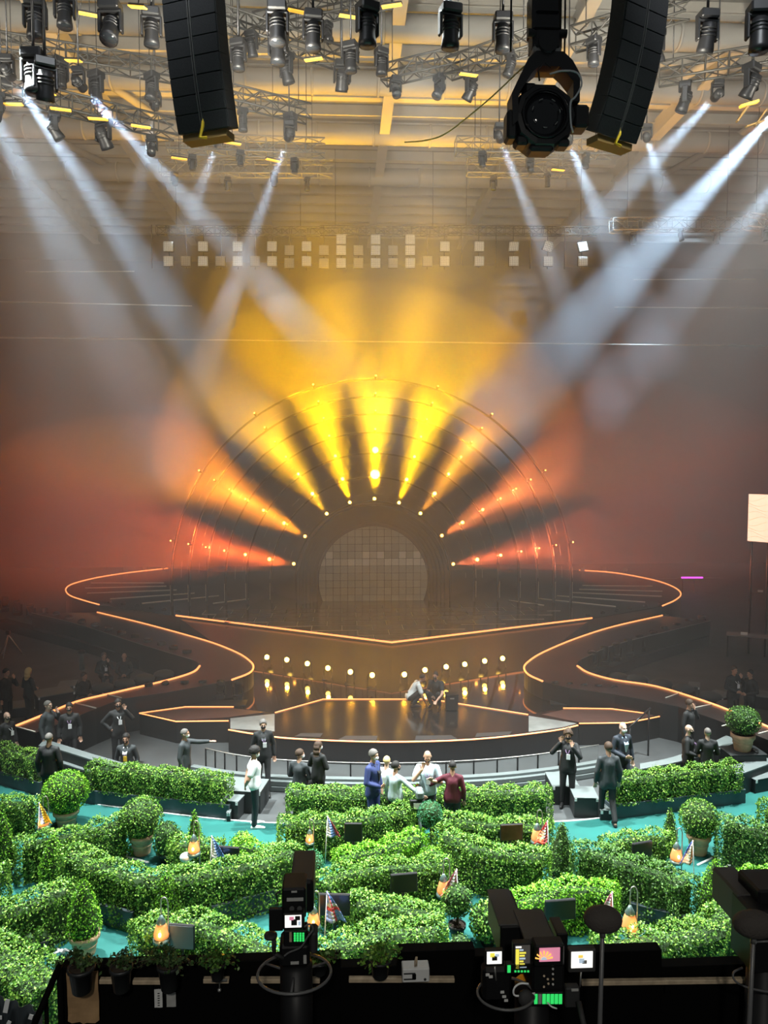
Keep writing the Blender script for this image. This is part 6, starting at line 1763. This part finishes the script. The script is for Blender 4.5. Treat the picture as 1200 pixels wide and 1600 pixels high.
# ---- television cameras
def P_(px, py, Y, o): return at(px, py, Y)-o
def slab(t, name, x0, y0, x1, y1, Y, depth, m, o, b=0.008, dy=0.0, parent=None):
    """box whose face towards the viewer spans the given pixels at depth Y"""
    p, q = at(x0, y0, Y)-o, at(x1, y1, Y)-o
    c = (p+q)/2
    return MB().bbox((c.x, c.y+depth/2, c.z), (abs(q.x-p.x), depth, abs(p.z-q.z)), b).build(name, m, parent or t)
Y1 = 4.75
o1 = V((at(462, 1500, Y1).x, Y1, 2.9))
c1 = thing('television_camera', 'television camera with one white lit screen and a green keypad', 'camera', o1)
slab(c1, 'lens_hood', 453, 1377, 490, 1428, Y1+0.18, 0.42, 'cam_black', o1, 0.02)
MB().bbox(at(471, 1377, Y1+0.18)-o1+V((0, 0.20, 0.004)), (0.142, 0.38, 0.012), 0.004).build('hood_top', 'cam_top', c1)
MB().bbox(at(468, 1371, Y1+0.5)-o1, (0.05, 0.08, 0.04), 0.01).build('hood_knob', 'cam_black', c1)
slab(c1, 'camera_body', 440, 1389, 478, 1436, Y1+0.02, 0.2, 'cam_black', o1, 0.012)
bl = slab(c1, 'label_plate', 448, 1404, 474, 1408, Y1+0.012, 0.01, 'paper_grey', o1, 0.001)
slab(c1, 'label_plate', 455, 1393, 464, 1395, Y1+0.012, 0.01, 'paper_grey', o1, 0.001)
for px in (456, 468): MB().tube(at(px, 1420, Y1+0.03)-o1, at(px, 1420, Y1-0.01)-o1, 0.016, n=10).build('knob', 'cam_rubber', c1)
MB().path([P_(434, 1409, Y1, o1), P_(431, 1397, Y1, o1), P_(438, 1393, Y1, o1)], 0.007, 6).build('handle', 'cam_rubber', c1)
slab(c1, 'flip_screen', 420, 1421, 442, 1455, Y1-0.02, 0.03, 'cam_black', o1, 0.004)
vf = slab(c1, 'viewfinder', 442, 1428, 475, 1453, Y1-0.05, 0.10, 'cam_black', o1, 0.006)
slab(c1, 'picture', 445, 1431, 471, 1449, Y1-0.056, 0.006, 'scr_white', o1, 0.001)
for x0, y0, x1, y1, m in ((452, 1433, 459, 1438, 'scr_pink'), (455, 1437, 464, 1446, 'pot_black'), (461, 1432, 469, 1438, 'pot_black'), (466, 1440, 470, 1446, 'scr_blue')):
    slab(c1, 'picture_detail', x0, y0, x1, y1, Y1-0.06, 0.006, m, o1, 0.001)
slab(c1, 'control_panel', 443, 1455, 480, 1478, Y1-0.02, 0.10, 'cam_black', o1, 0.006)
for i in range(4):
    for j in range(4): slab(c1, 'key', 459+i*4.4, 1458+j*3.6, 462.2+i*4.4, 1460.6+j*3.6, Y1-0.026, 0.006, 'key_green', o1, 0.001)
slab(c1, 'status_light', 452, 1457, 456, 1472, Y1-0.026, 0.006, 'pine', o1, 0.001)
slab(c1, 'pan_head', 436, 1478, 484, 1512, Y1, 0.18, 'cam_black', o1, 0.02)
slab(c1, 'side_pack', 483, 1458, 496, 1492, Y1+0.02, 0.12, 'cam_rubber', o1, 0.015)
slab(c1, 'tag_plate', 474, 1493, 479, 1506, Y1-0.005, 0.01, 'paper_grey', o1, 0.001); slab(c1, 'tag_plate', 454, 1503, 467, 1507, Y1-0.005, 0.01, 'paper_grey', o1, 0.001)
MB().path(smooth_poly([P_(476, 1448, Y1-0.05, o1), P_(484, 1444, Y1-0.06, o1), P_(489, 1452, Y1-0.05, o1), P_(480, 1465, Y1-0.06, o1), P_(470, 1480, Y1-0.05, o1), P_(452, 1488, Y1-0.03, o1), P_(444, 1494, Y1-0.03, o1)], 4), 0.006, 6).build('cable', 'wheel', c1)
MB().tube(P_(428, 1462, Y1-0.03, o1), P_(428, 1490, Y1-0.03, o1), 0.014, n=8).build('grip_rod', 'cam_rubber', c1)
MB().lathe([(0.02, -0.012), (0.042, -0.008), (0.042, 0.008), (0.02, 0.012)], 12, P_(423, 1462, Y1-0.03, o1)).build('grip_knob', 'cam_rubber', c1)
MB().tube(P_(428, 1490, Y1-0.03, o1), P_(450, 1500, Y1+0.03, o1), 0.012, n=8).build('grip_arm', 'cam_rubber', c1)
rc = P_(460, 1520, Y1, o1); rr = 57/ppm(at(460, 1520, Y1))
MB().path([rc+V((rr*math.cos(a*PI/18), rr*0.85*math.sin(a*PI/18), 0)) for a in range(36)], 0.010, 6, closed=True).build('steering_ring', 'wheel', c1)
for a in range(3): MB().tube(rc, rc+V((rr*math.cos(a*2.09+.5), rr*0.85*math.sin(a*2.09+.5), 0)), 0.008, n=6).build('ring_spoke', 'wheel', c1)
MB().lathe([(0.30, 0.0), (0.30, 0.05), (0.16, 0.08), (0.12, 0.10), (0.105, 0.9), (0.105, rc.z+0.03)], 18, (0, 0.05, 0)).build('pedestal', 'cam_black', c1)

Y2 = 4.6
o2 = V((at(840, 1560, Y2).x, Y2, 2.9))
c2 = thing('television_camera', 'television camera with several lit screens and two hooded boxes', 'camera', o2)
def hood(x0, x1, yt0, yt1, yb, Y, d, nm):
    """hooded box seen from behind and above"""
    slab(c2, nm, x0, yt1, x1, yb, Y, d, 'cam_black', o2, 0.01)
    p = (at(x0, yt1, Y)+at(x1, yt1, Y))/2-o2
    MB().bbox(p+V((-0.012, d/2, 0.006)), (at(x1, yt1, Y).x-at(x0, yt1, Y).x-0.004, d-0.01, 0.014), 0.005).build('hood_top', 'cam_top', c2)
hood(782, 821, 1417, 1448, 1500, Y2+0.35, 0.45, 'hood_box')
hood(825, 873, 1445, 1478, 1520, Y2+0.12, 0.40, 'hood_box')
slab(c2, 'side_box', 870, 1459, 887, 1500, Y2+0.35, 0.2, 'cam_black', o2)
slab(c2, 'monitor', 758, 1486, 787, 1510, Y2, 0.04, 'cam_black', o2, 0.005); slab(c2, 'picture', 761, 1488, 784, 1506, Y2-0.006, 0.006, 'scr_white', o2, 0.001)
for x0, y0, x1, y1, m in ((766, 1490, 773, 1496, 'scr_yellow'), (769, 1494, 777, 1501, 'pot_black'), (774, 1491, 780, 1495, 'scr_blue')): slab(c2, 'picture_detail', x0, y0, x1, y1, Y2-0.01, 0.006, m, o2, 0.001)
slab(c2, 'list_screen', 802, 1475, 830, 1517, Y2-0.02, 0.05, 'cam_black', o2, 0.005); slab(c2, 'picture', 805, 1478, 828, 1515, Y2-0.026, 0.006, 'scr_dark', o2, 0.001)
slab(c2, 'yellow_column', 806, 1484, 811, 1514, Y2-0.03, 0.005, 'scr_yellow', o2, 0.001)
for k in range(7): slab(c2, 'list_line', 812, 1484+k*4.4, 815+rnd.randint(2, 8), 1486+k*4.4, Y2-0.03, 0.005, 'scr_yellow' if k % 3 else 'scr_blue', o2, 0.001)
slab(c2, 'list_line', 806, 1479.5, 815, 1481.5, Y2-0.03, 0.005, 'scr_white', o2, 0.001)
slab(c2, 'viewfinder', 836, 1478, 882, 1510, Y2-0.05, 0.10, 'cam_black', o2, 0.01)
slab(c2, 'picture', 843, 1482, 875, 1502, Y2-0.057, 0.006, 'scr_pink', o2, 0.001)
sg = MB(); sc = at(850, 1500, Y2-0.063)-o2; kk = 1/ppm(at(850, 1500, Y2))
for a in range(7):
    an = R(15+a*25); sg.tube(sc+V((5*kk*math.cos(an), 0, 5*kk*math.sin(an))), sc+V((14*kk*math.cos(an), 0, 14*kk*math.sin(an))), 0.6*kk, 1.3*kk, 5)
tag(sg.build('picture_rays', 'scr_orange', c2), kind='stuff')
MB().add([tuple(sc+V((4.5*kk*math.cos(PI*q/10), 0, 4.5*kk*math.sin(PI*q/10)))) for q in range(11)]+[tuple(sc+V((4.5*kk*math.cos(PI*q/10), 0.004, 4.5*kk*math.sin(PI*q/10)))) for q in range(11)], [tuple(reversed(range(11))), tuple(range(11, 22))]+[(q, q+1, q+12, q+11) for q in range(10)]).build('picture_sun', 'scr_blue', c2)
slab(c2, 'monitor', 889, 1485, 931, 1519, Y2, 0.05, 'cam_top', o2, 0.006); slab(c2, 'picture', 893, 1488, 926, 1512, Y2-0.006, 0.006, 'scr_white', o2, 0.001)
for x0, y0, x1, y1, m in ((904, 1493, 911, 1497, 'scr_orange'), (905, 1498, 913, 1505, 'scr_blue'), (910, 1501, 917, 1506, 'paper_grey')): slab(c2, 'picture_detail', x0, y0, x1, y1, Y2-0.01, 0.006, m, o2, 0.001)
MB().tube(P_(908, 1518, Y2+0.02, o2), P_(906, 1542, Y2+0.02, o2), 0.006, n=6).build('monitor_arm', 'steel', c2); MB().tube(P_(773, 1510, Y2+0.02, o2), P_(775, 1532, Y2+0.02, o2), 0.006, n=6).build('monitor_arm', 'steel', c2)
slab(c2, 'camera_body', 832, 1505, 882, 1562, Y2+0.0, 0.3, 'cam_black', o2, 0.015)
for px, py, m in ((850, 1525, 'pine'), (856, 1530, 'pine'), (864, 1514, 'paper_grey'), (864, 1522, 'paper_grey'), (864, 1530, 'pine'), (857, 1537, 'pine'), (850, 1542, 'pine'), (864, 1538, 'paper_grey')):
    MB().tube(P_(px, py, Y2, o2), P_(px, py, Y2-0.02, o2), 0.007, n=8).build('switch', m, c2)
slab(c2, 'green_keypad', 833, 1552, 880, 1571, Y2-0.03, 0.05, 'cam_black', o2, 0.004)
for i in range(7): slab(c2, 'key', 835+i*6.4, 1554, 840+i*6.4, 1569, Y2-0.036, 0.006, 'key_green' if i != 1 else 'paper_grey', o2, 0.001)
slab(c2, 'small_keypad', 791, 1507, 830, 1521, Y2-0.03, 0.04, 'cam_black', o2, 0.003)
slab(c2, 'key', 793, 1509, 798, 1520, Y2-0.036, 0.006, 'key_green', o2, 0.001)
for i in range(5): slab(c2, 'key', 804+i*5, 1517, 807+i*5, 1519.5, Y2-0.036, 0.006, 'key_green', o2, 0.001)
MB().path(smooth_poly([P_(836, 1552, Y2-0.05, o2), P_(806, 1556, Y2-0.06, o2), P_(803, 1545, Y2-0.06, o2), P_(812, 1537, Y2-0.06, o2), P_(826, 1537, Y2-0.06, o2)], 4), 0.006, 6).build('white_cable', 'cable_white', c2)
MB().path(smooth_poly([P_(855, 1566, Y2-0.06, o2), P_(862, 1573, Y2-0.07, o2), P_(870, 1576, Y2-0.06, o2)], 4), 0.005, 6).build('white_cable', 'cable_white', c2)
MB().lathe([(0.02, -0.02), (0.05, -0.012), (0.05, 0.012), (0.02, 0.02)], 14, P_(822, 1560, Y2-0.06, o2), Matrix.Rotation(R(70), 3, 'X')).build('zoom_knob', 'cam_rubber', c2)
for px, py in ((785, 1551), (788, 1558), (791, 1564), (762, 1524), (767, 1527)): slab(c2, 'white_tag', px-3, py-1.5, px+3, py+1.5, Y2-0.01, 0.01, 'paper_white', o2, 0.001)
slab(c2, 'left_mount', 755, 1515, 800, 1565, Y2+0.02, 0.1, 'cam_black', o2, 0.02)
slab(c2, 'right_mount', 884, 1545, 906, 1575, Y2-0.02, 0.06, 'cam_rubber', o2, 0.008); slab(c2, 'tag_plate', 893, 1546, 904, 1549, Y2-0.026, 0.008, 'paper_grey', o2, 0.001)
MB().tube(P_(904, 1565, Y2-0.03, o2), P_(914, 1610, Y2-0.15, o2), 0.018, n=8).build('pan_bar', 'cam_rubber', c2)
rc = P_(790, 1552, Y2, o2); rr = 44/ppm(at(790, 1552, Y2))
MB().path([rc+V((rr*math.cos(a*PI/18), rr*0.85*math.sin(a*PI/18), 0)) for a in range(36)], 0.009, 6, closed=True).build('steering_ring', 'wheel', c2)
MB().lathe([(0.30, 0.0), (0.30, 0.05), (0.16, 0.08), (0.12, 0.10), (0.11, at(840, 1562, Y2).z-2.9)], 18, (0, 0.15, 0)).build('pedestal', 'cam_black', c2)
# ---- covered microphones
def mic(px, py, wpx, hpx, fxp, fyp, Y, label):
    c = at(px, py, Y); k = 1/ppm(c); f_ = at(fxp, fyp, Y); base = V((f_.x, Y, 2.9))
    t = thing('covered_microphone', label, 'microphone', base, group='covered microphones')
    def fn(p):
        q = V(p); u = (q.x)/(wpx*k/2)
        q.z *= (1-0.28*u*abs(u)) if u > 0 else (1-0.35*u*u)
        return q
    m = MB().ball((0, 0, 0), (wpx*k/2, 0.09, hpx*k/2), 20, 12)
    vs = []
    for p in m.v:
        q = V(p); e = 0.75
        q.x = math.copysign(abs(q.x/(wpx*k/2))**e, q.x)*wpx*k/2; q.z = math.copysign(abs(q.z/(hpx*k/2))**e, q.z)*hpx*k/2
        vs.append(fn(q)+(c-base))
    MB().add(vs, m.f, 0, True).build('fabric_cover', 'cloth_brown', t)
    MB().tube(c-base-V((0, 0, hpx*k*0.3)), V((0, 0, 0.02)), 0.014, 0.020, 8).build('pole', 'wheel', t)
    MB().lathe([(0.18, 0), (0.18, 0.02), (0.03, 0.05)], 14).build('foot', 'cam_black', t)
    MB().tube(c-base-V((0, 0.0, hpx*k*0.45)), c-base-V((0, 0, hpx*k*0.75)), 0.020, n=8).build('clamp', 'steel', t)
mic(942, 1436, 60, 38, 934, 1610, 4.7, 'brown fabric covered microphone on a pole beside the tall lantern and pink flag')
mic(1178, 1444, 66, 40, 1166, 1610, 4.7, 'brown fabric covered microphone on a pole in front of the black camera cover')
# black covered camera at the edge
Y3 = 5.0; o3 = V((at(1190, 1500, Y3).x, Y3, 2.9))
c3 = thing('television_camera', 'black draped television camera behind a covered microphone', 'camera', o3)
slab(c3, 'hood_box', 1154, 1399, 1190, 1450, Y3+0.2, 0.4, 'cam_top', o3, 0.015); slab(c3, 'hood_flap', 1186, 1392, 1260, 1428, Y3+0.1, 0.3, 'cam_black', o3, 0.015)
slab(c3, 'camera_body', 1176, 1426, 1260, 1520, Y3, 0.3, 'cam_black', o3, 0.02)
MB().path(smooth_poly([P_(1160, 1512, Y3-0.05, o3), P_(1146, 1520, Y3-0.08, o3), P_(1150, 1534, Y3-0.1, o3), P_(1175, 1545, Y3-0.1, o3), P_(1215, 1552, Y3-0.1, o3)], 5), 0.007, 6).build('cable', 'wheel', c3)
MB().path([P_(1176, 1472, Y3-0.02, o3), P_(1215, 1470, Y3-0.05, o3)], 0.008, 6).build('pan_bar', 'wheel', c3)
MB().lathe([(0.28, 0.0), (0.28, 0.05), (0.14, 0.08), (0.11, at(1190, 1520, Y3).z-2.9)], 16, (0.1, 0.15, 0)).build('pedestal', 'cam_black', c3)
